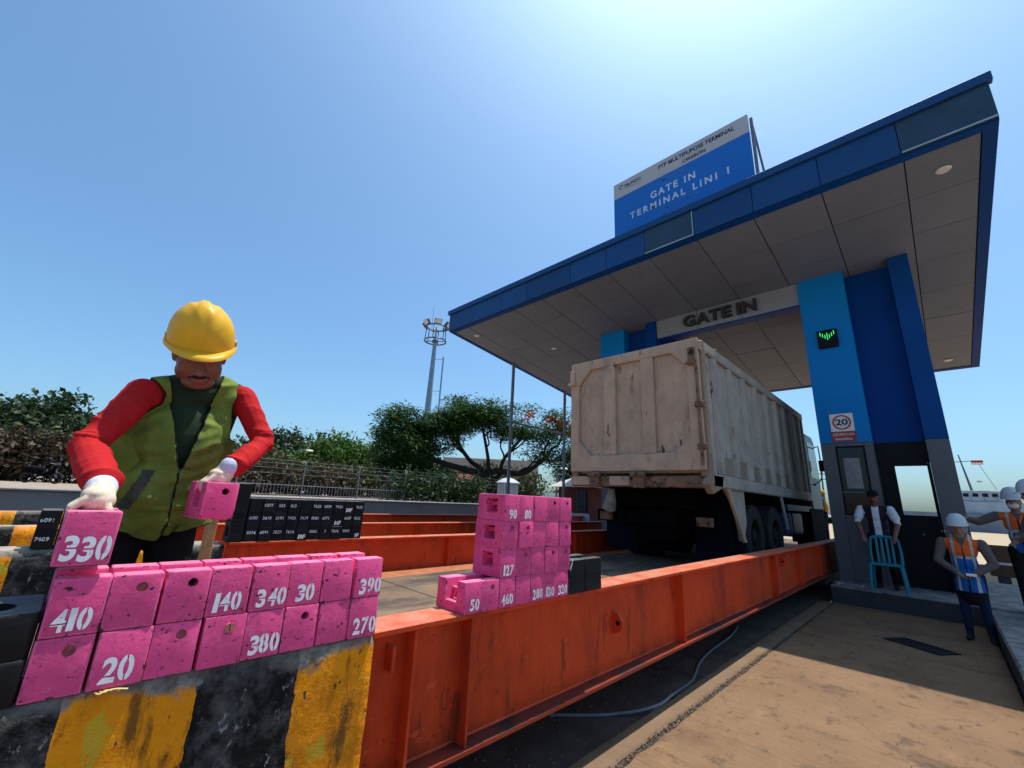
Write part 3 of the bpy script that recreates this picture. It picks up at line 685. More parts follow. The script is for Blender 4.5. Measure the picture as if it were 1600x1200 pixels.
for k in range(3):
    c0 = Vector((-1.700+.002*k, .165+.01*k, .945)); pts = smooth_path([c0, c0+Vector((.008, .010, -.004+.003*k)), c0+Vector((.006, .022, .002)), c0+Vector((.009, .036+.006*k, -.003))], 4)
    tp_.tube(pts, .0022, 5)
tag(tp_.build('plastic_tape', Mat('tape_yellow', (.75, .55, .20), .5).done(), smooth=True), 'scrap of pale yellow plastic tape caught under the pink weight 20', 'tape')
for o, t, sz, off in NUMS:
    s_y, s_z = o.scale[1], o.scale[2]
    fx = WL/2+.0016
    if o.data.name.startswith('weight_block') and o['category'] == 'weight' and o['group'] == GP:
        wd = {1: .5, 2: .52, 3: min(.50, .0300/sz)}[len(t)]*sz
        stencil(t, sz, m_stencil, o, lambda u, v: (fx-.004*(v+off[1])/WH, u+off[0], v+off[1]), wd, .14, rw.uniform(-.02, .08))
    elif 'F' in t:
        stencil(t, sz, m_stencil, o, lambda u, v: (fx-.004*(v+off[1])/WH, u/s_y+off[0], (v+off[1])/s_z), sz*.58, .14, .12)
    else:
        tm = text_mesh(t, sz*1.25, m_chalk, 'number', None, lambda u, v, w: (fx-.004*(v+off[1])/WH, u/s_y-len(t)*sz*.36+off[0], (v+off[1])/s_z), bold=.0008)
        tm.parent = o
# ------------------------------------------------------------------ gate building
def soff(y): return 8.12-.127*y
gate = thing('gate_building', 'blue gate building with a tilted canopy roof, grey booth and GATE IN lettering', 'gate', (-3.3, 12.0, .28))
CX0, CX1, CY0, CY1 = -11.42, 1.47, 8.08, 17.75
xs = [1.30]+[.448-1.1*k for k in range(0, 11)]+[-11.26]
ys = [8.27, 9.30, 10.33, 11.40, 12.72, 14.08, 15.42, 16.60, 17.58]
def tilt_box(mb, x0, x1, y0, y1, dz0, dz1):
    q = [(x0, y0), (x1, y0), (x1, y1), (x0, y1)]
    mb.add([(x, y, soff(y)+dz0) for x, y in q]+[(x, y, soff(y)+dz1) for x, y in q], [(3, 2, 1, 0), (4, 5, 6, 7), (0, 1, 5, 4), (1, 2, 6, 5), (2, 3, 7, 6), (3, 0, 4, 7)])
rp = random.Random(3)
for i in range(len(xs)-1):
    for j in range(len(ys)-1):
        b = MB(); d = rp.uniform(-.004, .004)
        tilt_box(b, xs[i+1]+.009, xs[i]-.009, ys[j]+.007, ys[j+1]-.007, d, .022+d)
        b.build('ceiling_panel', m_soffit, gate)
b = MB(); tilt_box(b, CX0+.03, CX1-.03, CY0+.06, CY1-.03, .030, .05); b.build('ceiling_backing', m_gap, gate)
b = MB(); tilt_box(b, CX0+.03, CX1-.03, CY0+.06, CY1-.03, .60, .66); b.build('canopy_roof', m_darkblue, gate)
for x0, x1, y0, y1 in ((CX0+.002, CX1-.002, CY0+.052, 8.262), (CX0+.002, CX1-.002, 17.59, CY1), (1.308, CX1-.002, 8.264, 17.588), (CX0+.002, -11.268, 8.264, 17.588)):
    b = MB(); tilt_box(b, x0, x1, y0, y1, -.012, .028); b.build('soffit_border', m_darkblue, gate)
fx = [CX1, .43, -.63, -1.7, -2.84, -3.97, -5.0, -6.1, -7.7, -8.75, -10.1, CX0]
for i in range(len(fx)-1):
    b = MB(); b.box(fx[i+1]+.005, fx[i]-.005, CY0, CY0+.05, soff(CY0)+.004, 7.70)
    b.build('fascia_panel', m_fascia_old if i in (0, 4) else m_fascia, gate, bevel=.003)
    if i in (0, 4):
        e = MB(); e.box(fx[i+1]+.01, fx[i]-.01, CY0-.012, CY0-.001, soff(CY0)+.006, soff(CY0)+.03); e.build('panel_edge_strip', m_fascia_edge, gate)
        if i == 4:
            e = MB(); e.box(fx[i]-.028, fx[i]-.01, CY0-.012, CY0-.001, soff(CY0)+.032, 7.69); e.build('panel_edge_strip', m_fascia_edge, gate)
b = MB(); b.box(CX0-.05, CX1+.04, CY0-.06, CY0+.06, 7.704, 7.86); b.build('fascia_cap', m_fascia, gate, bevel=.01)
for x0, x1 in ((CX1-.045, CX1), (CX0, CX0+.045)):
    for y0, y1 in ((CY0+.052, 10.4), (10.41, 12.8), (12.81, 15.2), (15.21, CY1)):
        b = MB(); b.prism([(y0, soff(y0)+.004), (y1, soff(y1)+.004), (y1, soff(y1)+.66), (y0, soff(y0)+.66)], 'x', x0, x1); b.build('fascia_panel', m_fascia, gate)
b = MB(); b.box(CX0+.05, CX1-.05, CY1-.05, CY1-.005, soff(CY1)+.004, soff(CY1)+.66); b.build('fascia_panel', m_fascia, gate)
for x, y in ((.889, 8.80), (-8.945, 10.93), (-10.75, 8.83), (.833, 16.95), (-4.4, 13.4)):
    b = MB(); b.tube([(x, y, soff(y)-.014), (x, y, soff(y)-.001)], [.085, .10], 20); b.build('downlight', m_lamp, gate)
# right pier with the booth
def bx(name, m, x0, x1, y0, y1, z0, z1, bev=.006, par=None, slope=False):
    b = MB(); b.box(x0, x1, y0, y1, z0, z1, top=(lambda x, y: soff(y)-.001) if slope else None); return b.build(name, m, par or gate, bevel=bev)
ZB = 2.93
def pier(xl, xr, xf):
    """light blue strip xl..xr, dark recess to xf-.32, fin to xf"""
    bx('pier_panel', m_lightblue, xl, xr, 10.90, 11.30, ZB, 9, slope=True)
    bx('recess_panel', m_darkblue, xr+.002, xf-.322, 11.22, 11.30, ZB, 9, slope=True)
    bx('pier_fin', m_blue if xf > 0 else m_darkblue, xf-.32, xf, 10.90, 11.30, ZB, 9, slope=True)
pier(-1.60, -.75, .32); pier(-7.0, -6.15, -5.12)
bx('pier_wall', m_darkblue, -1.598, .318, 11.303, 13.2, ZB, 9, slope=True); bx('pier_wall', m_darkblue, -6.998, -5.122, 11.303, 13.2, ZB, 9, slope=True)
# grey foot of the right pier, framed round its window
bx('booth_frame', m_greypanel, -1.598, -1.365, 10.902, 11.298, .28, ZB-.003); bx('booth_frame', m_greypanel, -.885, -.752, 10.902, 11.298, .28, ZB-.003)
bx('booth_frame', m_greypanel, -1.363, -.887, 10.904, 11.298, .28, 1.50); bx('booth_frame', m_greypanel, -1.363, -.887, 10.904, 11.298, 2.86, ZB-.003)
w = bx('booth_window', m_blackpanel, -1.362, -.888, 10.96, 10.985, 1.502, 2.858, 0)
bx('pane', m_glass, -1.33, -.92, 10.95, 10.958, 1.53, 2.83, 0, w); bx('window_rail', m_greypanel, -1.355, -.895, 10.94, 10.949, 1.93, 1.96, 0, w)
bx('paper_notice', Mat('notice_paper', (.25, .25, .26), .6, var=.3, vs=6).done(), -1.26, -1.0, 10.942, 10.946, 2.02, 2.62, 0, w)
bx('booth_frame', m_greypanel, .002, .318, 10.902, 11.298, .28, ZB-.003)
OX0, OX1, OZ0, OZ1 = -.515, -.035, 1.545, 2.48
for a in ((-.748, OX0, .28, ZB-.003), (OX1, .0, .28, ZB-.003), (OX0+.001, OX1-.001, .28, OZ0), (OX0+.001, OX1-.001, OZ1, ZB-.003)):
    bx('booth_wall', m_blackpanel, a[0], a[1], 11.22, 11.29, a[2], a[3], 0)
wf = MB()
for a in ((OX0-.03, OX0+.012, OZ0-.03, OZ1+.03), (OX1-.012, OX1+.03, OZ0-.03, OZ1+.03), (OX0+.013, OX1-.013, OZ0-.03, OZ0+.012), (OX0+.013, OX1-.013, OZ1-.012, OZ1+.03)):
    wf.box(a[0], a[1], 11.195, 11.215, a[2], a[3])
wf.build('window_frame', m_blackpanel, gate)
for a in ((-1.55, -.75, .28, ZB-.003), (.12, .318, .28, ZB-.003), (-.749, .119, .28, 1.25), (-.749, .119, 2.72, ZB-.003)):
    bx('booth_back_wall', m_greypanel, a[0], a[1], 13.1, 13.2, a[2], a[3], 0)
bx('booth_side_wall', m_greypanel, -1.597, -1.552, 11.3, 13.2, .28, ZB-.003, 0); bx('booth_side_wall', m_greypanel, .25, .317, 11.3, 13.098, .28, ZB-.003, 0)
b = MB(); b.cyl((-.28, 11.19, 1.22), 'y', .018, .05, 12); b.build('door_knob', m_steel, gate)
bx('pier_foot', m_greypanel, -6.998, -6.152, 10.902, 11.298, .28, ZB-.003); bx('pier_foot', m_blackpanel, -6.15, -5.445, 11.22, 11.298, .28, ZB-.003); bx('pier_foot', m_greypanel, -5.443, -5.122, 10.902, 11.298, .28, ZB-.003)
bx('pier_foot', m_greypanel, -6.99, -5.13, 11.3, 13.2, .28, ZB-.003)
# header over the lane, in three panels, with the raised letters
hx = [-5.118, -3.94, -2.835, -1.602]
for i in range(3):
    bx('header_panel', m_header, hx[i]+.005, hx[i+1]-.005, 10.95, 11.0, 6.19, 9, .003, slope=True)
bx('header_core', m_gap, -5.116, -1.604, 11.001, 11.24, 6.195, 9, 0, slope=True); bx('header_sill', m_darkblue, -5.116, -1.604, 10.955, 11.25, 6.155, 6.188, 0)
GW = [('G', -4.31, .33), ('A', -3.95, .34), ('T', -3.61, .28), ('E', -3.30, .25), ('I', -2.93, .085), ('N', -2.79, .31)]
for ch, x, wd in GW:
    l = text_mesh(ch, .42, m_letter, 'letter', gate, lambda u, v, w_: (x+u, 10.90-w_, 6.315+v), extrude=.045, bold=.012, width=wd)
# two slim posts and a tie at the far edge of the canopy
for x, y in ((-11.28, 11.28), (-11.28, 14.62)):
    b = MB(); b.tube([(x, y, -.03), (x, y, soff(y)-.014)], .062, 14); p_ = b.build('steel_post', m_steel, gate, smooth=True)
    b = MB(); b.box(x-.16, x+.16, y-.16, y+.16, -.03, .0); b.build('base_plate', m_steel, p_)
    b = MB(); b.tube([(x, y, soff(y)-.06), (x, y, soff(y)-.016)], [.07, .13], 14); b.build('post_head', m_steel, p_)
b = MB(); b.tube([(-11.28, 11.32, 4.35), (-11.28, 14.58, 4.35)], .04, 10); b.build('tie_bar', m_steel, gate, smooth=True)

# signs
bs = thing('roof_sign', 'large blue and white sign board standing on the canopy roof', 'sign', (-3.33, 8.5, 7.75))
b = MB(); b.box(-4.99, -1.685, 8.50, 8.56, 7.76, 9.36); b.build('blue_board', m_signblue, bs, bevel=.006)
b = MB(); b.box(-4.99, -1.685, 8.50, 8.56, 9.362, 9.835); b.build('white_board', m_signwhite, bs, bevel=.006)
def sg(txt, x, z, size, m, width, bold=0., sp=1.):
    text_mesh(txt, size, m, 'lettering', bs, lambda u, v, w_: (x+u, 8.4965-w_, z+v), bold=bold, width=width, spacing=sp)
sg('PTP MULTIPUPOSE TERMINAL', -3.72, 9.60, .16, m_ink, 1.76, .004)
sg('CIREBON', -3.13, 9.425, .125, m_ink, .54, .003)
sg('GATE IN', -3.96, 8.86, .26, m_signtext, 1.10, .008, 1.35)
sg('TERMINAL LINI 1', -4.53, 8.555, .25, m_signtext, 2.38, .008, 1.45)
sg('MASUK', -3.66, 9.20, .17, m_ghost, .58, .003, 1.3); sg('ENTRANCE', -3.72, 9.08, .12, m_ghost, .75, .002, 1.2)
sg('DERMAGA TERMINAL', -3.8, 8.40, .12, m_ghost, 1.0, .002, 1.1); sg('Multipurpose', -3.68, 8.26, .10, m_ghost, .68, .002)
sg('PELINDO', -4.66, 9.60, .115, m_ink, .46, .003); sg('PTP Multipurpose', -4.64, 9.53, .045, m_ink, .42)
b = MB()
for k in range(14):                                               # the swirl emblem in front of the name
    a0 = R(40+k*20); a1 = R(40+(k+1)*20); r0, r1 = .078-.002*k, .048-.0005*k
    cxx, czz = -4.76, 9.645
    b.add([(cxx+r0*math.cos(a0), 8.4962, czz+r0*math.sin(a0)), (cxx+r0*math.cos(a1), 8.4962, czz+r0*math.sin(a1)), (cxx+r1*math.cos(a1), 8.4962, czz+r1*math.sin(a1)), (cxx+r1*math.cos(a0), 8.4962, czz+r1*math.sin(a0))], [(0, 1, 2, 3)])
b.build('emblem', m_ink, bs, fix=False)
for x in (-1.64, -4.9, -3.3):
    b = MB(); b.tube([(x, 8.58, 9.72), (x+.05, 9.6, 7.58)], .022, 8); b.build('back_strut', m_steel, bs)
    b = MB(); b.box(x-.03, x+.03, 8.562, 8.60, 7.7, 9.75); b.build('back_post', m_steel, bs)
sp = thing('speed_limit_sign', 'white and red speed limit sign reading 20 on the light blue pier', 'sign', (-1.18, 10.89, 1.47+1.5))
b = MB(); b.box(-1.375, -.985, 10.884, 10.897, 3.165, 3.535); b.build('white_plate', m_white, sp, bevel=.003)
b = MB(); b.box(-1.385, -.975, 10.884, 10.897, 2.955, 3.163); b.build('red_plate', Mat('sign_red_band', (.34, .05, .06), .45).done(), sp, bevel=.003)
b = MB(); b.lathe((-1.18, 10.8825, 3.352), 'y', [(.0, .125), (-.002, .125), (-.002, .155), (0, .155)], 40); b.build('red_ring', m_red, sp)
text_mesh('20', .17, m_ink, 'lettering', sp, lambda u, v, w_: (-1.285+u, 10.8825, 3.30+v), bold=.006, width=.21)
b = MB(); b.box(-1.225, -1.135, 10.8815, 10.8825, 3.27, 3.278); b.build('underline', m_ink, sp)
text_mesh('KECEPATAN', .075, m_textpale, 'lettering', sp, lambda u, v, w_: (-1.355+u, 10.8825, 3.075+v), bold=.002, width=.35)
text_mesh('MAKSIMAL', .065, m_textpale, 'lettering', sp, lambda u, v, w_: (-1.325+u, 10.8825, 2.985+v), bold=.002, width=.29)
ld = thing('lane_signal', 'small black display with a lit green arrow on the light blue pier', 'traffic signal', (-1.18, 10.89, 5.0))
b = MB(); b.box(-1.36, -1.005, 10.83, 10.898, 5.0, 5.405); b.build('housing', m_blackpanel, ld, bevel=.01)
m_led = bpy.data.materials.new('green_led'); m_led.use_nodes = True; pb = m_led.node_tree.nodes['Principled BSDF']
pb.inputs['Base Color'].default_value = (.02, .4, .1, 1); pb.inputs['Emission Color'].default_value = (.08, 1, .22, 1); pb.inputs['Emission Strength'].default_value = .75
for k in range(7):
    x = -1.30+.04*k; d = abs(k-3); zt = 5.33-.0*d; z0 = 5.17+.035*d; h_ = .13 if k == 3 else .085
    b = MB(); b.box(x-.007, x+.007, 10.824, 10.829, z0, z0+h_+(.03 if k == 3 else 0)); b.build('led_bar', m_led, ld)

# ------------------------------------------------------------------ dump truck
tr = thing('dump_truck', 'worn beige dump truck with a tall ribbed body standing on the near weighbridge', 'truck', (-3.5, 6.3, .55))
TX0, TX1, TY0, TY1, TZ0, TZ1 = -4.725, -2.275, 6.3, 13.35, 1.98, 4.07
def tb(name, m, *a, bev=.012, par=None, **k):
    b = MB(); b.box(*a); return b.build(name, m, par or tr, bevel=bev, **k)
tb('body_floor', m_side, TX0+.08, TX1-.08, TY0+.12, TY1, TZ0+.02, TZ0+.12)
for s, xo, xi in ((1, TX1, TX1-.05), (-1, TX0, TX0+.05)):
    x0, x1 = sorted((xo-s*.07, xi-s*.07)); sp_ = tb('side_panel', m_side, x0, x1, TY0+.16, TY1, TZ0, TZ1-.02)
    a = sorted((xo-s*.075, xo)); tb('top_rail', m_side, a[0], a[1], TY0+.14, TY1+.02, TZ1-.17, TZ1, bev=.02)
    tb('bottom_rail', m_side, a[0], a[1], TY0+.14, TY1+.02, 1.80, 2.0, bev=.02)
    for k, y in enumerate([6.98, 7.72, 8.46, 9.2, 9.94, 10.68, 11.42, 12.16, 12.9]):
        b = MB(); xo2 = xo-s*.004; q = [(xi-s*.021, y-.11), (xo2, y-.055), (xo2, y+.055), (xi-s*.021, y+.11)]
        b.prism(q, 'z', 2.002, TZ1-.172); b.build('side_rib', m_side, tr, bevel=.008)
    for k, y in enumerate([7.35, 8.09, 8.83, 9.57, 10.31, 11.05, 11.79, 12.53]):      # patch plates low in each bay
        b = MB(); a_ = sorted((xo-s*.0695, xo-s*.055)); b.box(a_[0], a_[1], y-.24, y+.24, 2.005, 2.30+.03*math.sin(k*3)); b.build('patch_plate', m_railtan, tr)
    a = sorted((xo-s*.14, xo+s*.015)); cpost = tb('corner_post', m_railtan, a[0], a[1], TY0+.07, TY0+.20, 1.82, TZ1-.03, bev=.02)
tb('head_board', m_side, TX0+.02, TX1-.02, TY1, TY1+.06, TZ0, TZ1+.02)
# tailgate: plate, frame with three clipped openings, posts
tg = tb('tailgate', m_tail, TX0+.02, TX1-.03, TY0+.065, TY0+.12, TZ0+.05, TZ1, bev=.006)
def frame_piece(name, poly, d=0.0):
    b = MB(); b.prism(poly, 'y', TY0+.0-d, TY0+.064); return b.build(name, m_tail, tg, bevel=.014, seg=2)
zt, zb = 3.90, 2.30
frame_piece('tailgate_rail', [(TX0+.02, zt), (TX1-.03, zt), (TX1-.03, TZ1+.005), (TX0+.02, TZ1+.005)], -.006)
frame_piece('tailgate_rail', [(TX0+.02, TZ0+.05), (TX1-.03, TZ0+.05), (TX1-.03, zb), (TX0+.02, zb)], -.006)
frame_piece('tailgate_stile', [(TX0+.018, TZ0+.052), (-4.53, TZ0+.052), (-4.53, 2.55), (-4.28, 2.295), (-4.28, 2.29), (-4.53, 2.29), (-4.53, 3.64), (-4.28, 3.905), (-4.53, 3.905), (-4.53, TZ1), (TX0+.018, TZ1)][:2]+[(-4.53, TZ1), (TX0+.018, TZ1)])
frame_piece('tailgate_stile', [(-2.49, TZ0+.052), (TX1-.028, TZ0+.052), (TX1-.028, TZ1), (-2.49, TZ1)])
frame_piece('corner_gusset', [(-4.535, 2.28), (-4.25, 2.28), (-4.535, 2.58)], -.004); frame_piece('corner_gusset', [(-4.535, 3.62), (-4.25, 3.92), (-4.535, 3.92)], -.004)
frame_piece('corner_gusset', [(-2.485, 2.28), (-2.485, 2.58), (-2.75, 2.28)], -.004); frame_piece('corner_gusset', [(-2.485, 3.92), (-2.75, 3.92), (-2.485, 3.62)], -.004)
frame_piece('tailgate_post', [(-3.99, zb+.002), (-3.76, zb+.002), (-3.76, zt-.002), (-3.99, zt-.002)])
frame_piece('tailgate_post', [(-3.265, zb+.002), (-3.045, zb+.002), (-3.045, zt-.002), (-3.265, zt-.002)])
for x in (TX0+.07, TX1-.12):                                      # pins and hinges at the head
    b = MB(); b.box(x-.05, x+.05, TY0-.045, TY0+.0, 3.62, 3.92); b.cyl((x, TY0-.05, 3.66), 'x', .03, .16, 12); b.build('hinge', m_rust if x > -3 else m_tail, tg, bevel=.008)
b = MB(); b.tube([(TX1-.06, TY0-.02, 2.1), (TX1-.055, TY0-.035, 2.8), (TX1-.06, TY0-.02, 3.6)], .022, 8); b.build('latch_rod', m_rust, tg)
for z in (2.32, 2.95): tb('latch_bracket', m_rust, TX1-.11, TX1+.02, TY0-.05, TY0+.02, z, z+.09, par=tg)
b = MB(); b.prism([(-2.27, 3.98), (-2.40, 4.10), (-2.40, 4.0), (-2.27, 3.86)], 'y', TY0+.02, TY0+.25); b.build('bent_corner', m_tail, tr)
tb('rear_beam', m_rust, TX0, TX1-.05, TY0+.05, TY0+.22, 1.78, 1.955, bev=.015)
tb('beam_face', m_tail, TX0+.03, -4.30, TY0+.035, TY0+.048, 1.80, 1.95); tb('beam_face', m_tail, -3.92, -3.55, TY0+.035, TY0+.048, 1.80, 1.95)
for x in (-4.19, -3.36): 
    b = MB(); b.box(x-.09, x+.09, TY0-.03, TY0+.034, 1.76, 2.02); b.cyl((x, TY0-.03, 1.97), 'x', .045, .24, 14); b.build('tail_bracket', m_rust, tr, bevel=.01)
b = MB(); b.prism([(TY0+.22, 1.98), (TY0+.08, 1.98), (TY0+.0, 1.83), (TY0+.16, 1.70), (TY0+.55, 1.80), (TY0+.62, 1.98)], 'x', TX1-.10, TX1+.0); b.build('corner_gusset', m_railtan, tr, bevel=.01)
# chassis
for x in (-3.95, -3.05): tb('chassis_rail', m_chassis, x-.05, x+.05, 6.75, 14.6, 1.18, 1.46)
for y in (6.85, 8.95, 11.3, 13.2): tb('cross_member', m_chassis, -3.895, -3.105, y-.06, y+.06, 1.2, 1.44)
tb('sub_frame', m_chassis, -4.2, -2.8, 6.75, 13.3, 1.48, 1.975)
tb('hoist_box', m_chassis, -3.85, -3.15, 7.0, 8.0, .95, 1.46)
tb('mudflap', m_navyflap, -4.66, -4.02, 7.42, 7.45, .70, 1.60, bev=0); tb('mudflap', m_navyflap, -2.98, -2.40, 7.44, 7.47, .70, 1.60, bev=0)
b = MB(); b.tube([(-4.05, 6.62, 1.76), (-4.10, 6.66, 1.55), (-4.16, 6.70, 1.42)], [.05, .10, .12], 14); b.build('exhaust_shroud', Mat('pale_metal', (.26, .25, .23), .6, var=.3, vs=9).done(), tr)
tb('tail_lamp', m_rust, -2.75, -2.5, 6.93, 7.0, 1.22, 1.36); tb('tail_lamp', m_rust, -4.5, -4.25, 6.93, 7.0, 1.22, 1.36); tb('lamp_bar', m_chassis, -4.6, -2.42, 7.0, 7.06, 1.2, 1.4)
b = MB(); b.prism([(7.05, 1.80), (7.98, 1.80), (7.98, 1.30), (7.80, 1.02), (7.62, 1.02), (7.46, 1.5)], 'x', -2.36, -2.325); b.build('mudguard', m_side, tr, bevel=.006)
b = MB(); b.prism([(7.05, 1.80), (7.16, 1.80), (7.74, 1.0), (7.63, 1.0)], 'x', -2.318, -2.27); b.build('guard_stay', m_tail, tr, bevel=.006)
b = MB(); b.prism([(10.25, 1.80), (10.36, 1.80), (10.62, 1.15), (10.54, 1.15)], 'x', -2.33, -2.29); b.build('guard_stay', m_side, tr, bevel=.006)
tb('fuel_tank', m_tank, -2.85, -2.34, 10.9, 12.2, 1.0, 1.5, bev=.08, seg=3, smooth=True)
tb('tank_strap', m_chassis, -2.86, -2.33, 11.15, 11.22, .99, 1.51, bev=.01); tb('side_guard', m_tank, -2.36, -2.30, 10.75, 13.2, 1.53, 1.66)
def wheel(x, y, side, r=.515, w=.27, inner=False):
    """side +1: face towards +X"""
    b = MB(); h = w/2
    prof = [(-h*.95, r*.58), (-h, r*.72), (-h*.98, r*.90), (-h*.80, r*.985), (0, r), (h*.80, r*.985), (h*.98, r*.90), (h, r*.72), (h*.95, r*.58), (h*.6, r*.55)]
    b.lathe((x, y, .55+r), 'x', prof, 44)
    for k in range(44):                                            # tread lugs
        a = 2*PI*k/44
        for sgn in (-1, 1):
            c = Vector((x+sgn*h*.45, y+(r+.004)*math.cos(a+sgn*.03), .55+r+(r+.004)*math.sin(a+sgn*.03)))
            t_ = Vector((0, -math.sin(a), math.cos(a)))*.022; n_ = Vector((0, math.cos(a), math.sin(a)))*.012; u_ = Vector((h*.40, 0, 0))
            b.add([c+p_*u_+q_*t_+s_*n_ for s_ in (-1, 1) for p_, q_ in ((-1, -1), (1, -1), (1, 1), (-1, 1))], [(3, 2, 1, 0), (4, 5, 6, 7), (0, 1, 5, 4), (1, 2, 6, 5), (2, 3, 7, 6), (3, 0, 4, 7)])
    o = b.build('tyre', m_tyre, tr, smooth=True)
    rb = MB(); s = side
    rb.lathe((x, y, .55+r), 'x', [(s*h*.6, r*.56), (s*h*.95, r*.585), (s*h*.9, r*.53), (s*h*.2, r*.47), (s*h*.1, r*.24), (s*h*.75, r*.22), (s*h*.8, r*.12), (s*h*.8, .001)], 32)
    rb.build('rim', m_rim, o, smooth=True)
    for k in range(8):
        a = 2*PI*k/8; nb_ = MB(); nb_.cyl((x+s*h*.22, y+r*.35*math.cos(a), .55+r+r*.35*math.sin(a)), 'x', .022, .06, 6); nb_.build('wheel_nut', m_rim, o)
for y in (8.50, 9.82):
    wheel(-2.47, y, 1); wheel(-2.77, y, 1); wheel(-4.53, y, -1); wheel(-4.23, y, -1)
    tb('axle', m_chassis, -4.2, -2.8, y-.09, y+.09, .95, 1.18, bev=.04); 
    b = MB(); b.sphere((-3.5, y, 1.06), (.26, .24, .24)); b.build('differential', m_chassis, tr, smooth=True)
wheel(-2.62, 13.75, 1); wheel(-4.40, 13.75, -1); tb('axle', m_chassis, -4.3, -2.7, 13.68, 13.82, .98, 1.12)
# cab
cabp = [(13.42, 1.55), (14.75, 1.30), (14.8, 2.35), (14.62, 3.45), (14.4, 3.58), (13.55, 3.58), (13.42, 3.4)]
b = MB(); b.prism(cabp, 'x', -4.72, -2.30); cab = b.build('cab', m_cab, tr, bevel=.04, seg=2)
b = MB(); b.prism([(13.62, 2.42), (14.62, 2.42), (14.5, 3.32), (13.62, 3.38)], 'x', -2.299, -2.292); b.build('side_window', m_glass, cab)
b = MB(); b.prism([(14.72, 2.45), (14.60, 3.3)] + [(14.66, 3.3), (14.80, 2.45)], 'x', -4.5, -2.5); b.build('windscreen', m_glass, cab)
tb('door_handle', m_chassis, -2.298, -2.26, 13.8, 13.95, 2.22, 2.27, par=cab)
tb('bumper', m_chassis, -4.72, -2.28, 14.6, 14.9, .95, 1.35); tb('front_guard', m_chassis, -2.75, -2.28, 12.9, 14.6, .80, 1.62)
tb('cab_step', m_chassis, -2.5, -2.28, 14.62, 14.8, .80, 1.1)
mb = MB(); mb.tube(smooth_path([(-2.30, 14.3, 3.25), (-2.18, 14.3, 3.30), (-2.16, 14.3, 3.2), (-2.16, 14.3, 2.5), (-2.30, 14.3, 2.3)], 4), .014, 8); mb.tube([(-2.16, 14.3, 2.78), (-2.06, 14.3, 2.78)], .012, 8); ma = mb.build('mirror_arm', m_chassis, tr)
tb('mirror', m_chassis, -2.20, -2.04, 14.26, 14.34, 2.62, 2.92, bev=.03, seg=2, par=ma)
# ------------------------------------------------------------------ people
def cloth(name, col, rough=.85, var=.15, vs=14, bs=260, **k):
    return Mat(name, col, rough, var=var, vs=vs, spec=.12).bump(bs, .3, .0015).bump(30, .25, .006, None, 3)
m_skin = Mat('skin', (.20, .078, .052), .5, var=.18, vs=30, spec=.4).bump(200, .15, .001).done()
m_skin2 = Mat('skin_light', (.28, .15, .10), .5, var=.1, vs=30).done()
m_hair = Mat('hair', (.012, .010, .009), .6, var=.3, vs=60).bump(200, .5, .002).done()
m_shirt = cloth('red_shirt', (.43, .014, .016)).spots((.26, .008, .013), 9, .55, .2, amt=.5).done()
m_tee = cloth('dark_green_tee', (.022, .038, .020)).spots((.05, .06, .04), 14, .6, .2, amt=.5).done()
m_trous = cloth('black_trousers', (.010, .009, .010)).done()
m_boot = Mat('boot', (.03, .025, .02), .7).done()
def mesh_vest():
    M_ = Mat('green_mesh_vest', (.150, .200, .034), .85, var=.22, vs=9, spec=.2)
    M_.spots((.050, .078, .018), 5, .50, .22, amt=.8).spots((.10, .065, .035), 7, .63, .1, amt=.5).spots((.14, .18, .03), 260, .52, .1, amt=.4)
    return M_.bump(420, .5, .002).bump(22, .35, .010, None, 4).done()
m_vest = mesh_vest()
m_pipe = Mat('vest_piping', (.012, .013, .012), .8).done()
m_patch = Mat('vest_grey_strip', (.055, .062, .052), .7, var=.4, vs=20).spots((.12, .13, .12), 40, .6, .1, amt=.5).done()
m_helmet = (Mat('helmet_yellow', (.70, .38, .022), .42, var=.10, vs=8).spots((.40, .19, .03), 9, .58, .16, amt=.6).spots((.16, .09, .03), 45, .70, .03, amt=.8).bump(60, .08, .003).done())
m_hwhite = Mat('helmet_white', (.50, .56, .60), .35, var=.05).done()
m_glove = (Mat('glove_knit', (.70, .63, .52), .95, var=.08, vs=40, spec=.15))
_v = N(m_glove.nt, 'ShaderNodeTexVoronoi'); _v.inputs['Scale'].default_value = 170; m_glove.nt.links.new(m_glove.pos, _v.inputs['Vector'])
m_glove.c = mixc(m_glove.nt, ramp(m_glove.nt, _v.outputs['Distance'], .60, .40), (.64, .50, .34), m_glove.c)
m_glove = m_glove.spots((.66, .50, .32), 9, .56, .2, amt=.4).bump(300, .6, .003).done()
m_cuff = cloth('glove_cuff', (.50, .54, .68)).done()

def prim_mesh(prims):
    b = MB()
    for p in prims:
        if p[0] == 'c':
            _, a, c, r0, r1 = p[:5]; a = Vector(a); c = Vector(c)
            b.sphere(a, r0, 14, 9); b.sphere(c, r1, 14, 9)
            if (c-a).length > 1e-4: b.tube([a, a.lerp(c, .5), c], [r0, (r0+r1)/2, r1], 14)
        else:
            b.sphere(p[1], p[2], 20, 14, rot=p[3])
    return b
def prim_sdf(P, p):
    if p[0] == 'c':
        a = np.array(p[1], float); c = np.array(p[2], float); d = c-a; L2 = (d@d) or 1e-9
        t = np.clip(((P-a)@d)/L2, 0, 1); return np.linalg.norm(P-a-t[:, None]*d, axis=1)-(p[3]+(p[4]-p[3])*t)
    rot = np.array(p[3].transposed()) if p[3] is not None else np.eye(3)
    q = (P-np.array(p[1], float))@rot.T; r = np.array(p[2], float)
    return (np.linalg.norm(q/r, axis=1)-1)*r.min()
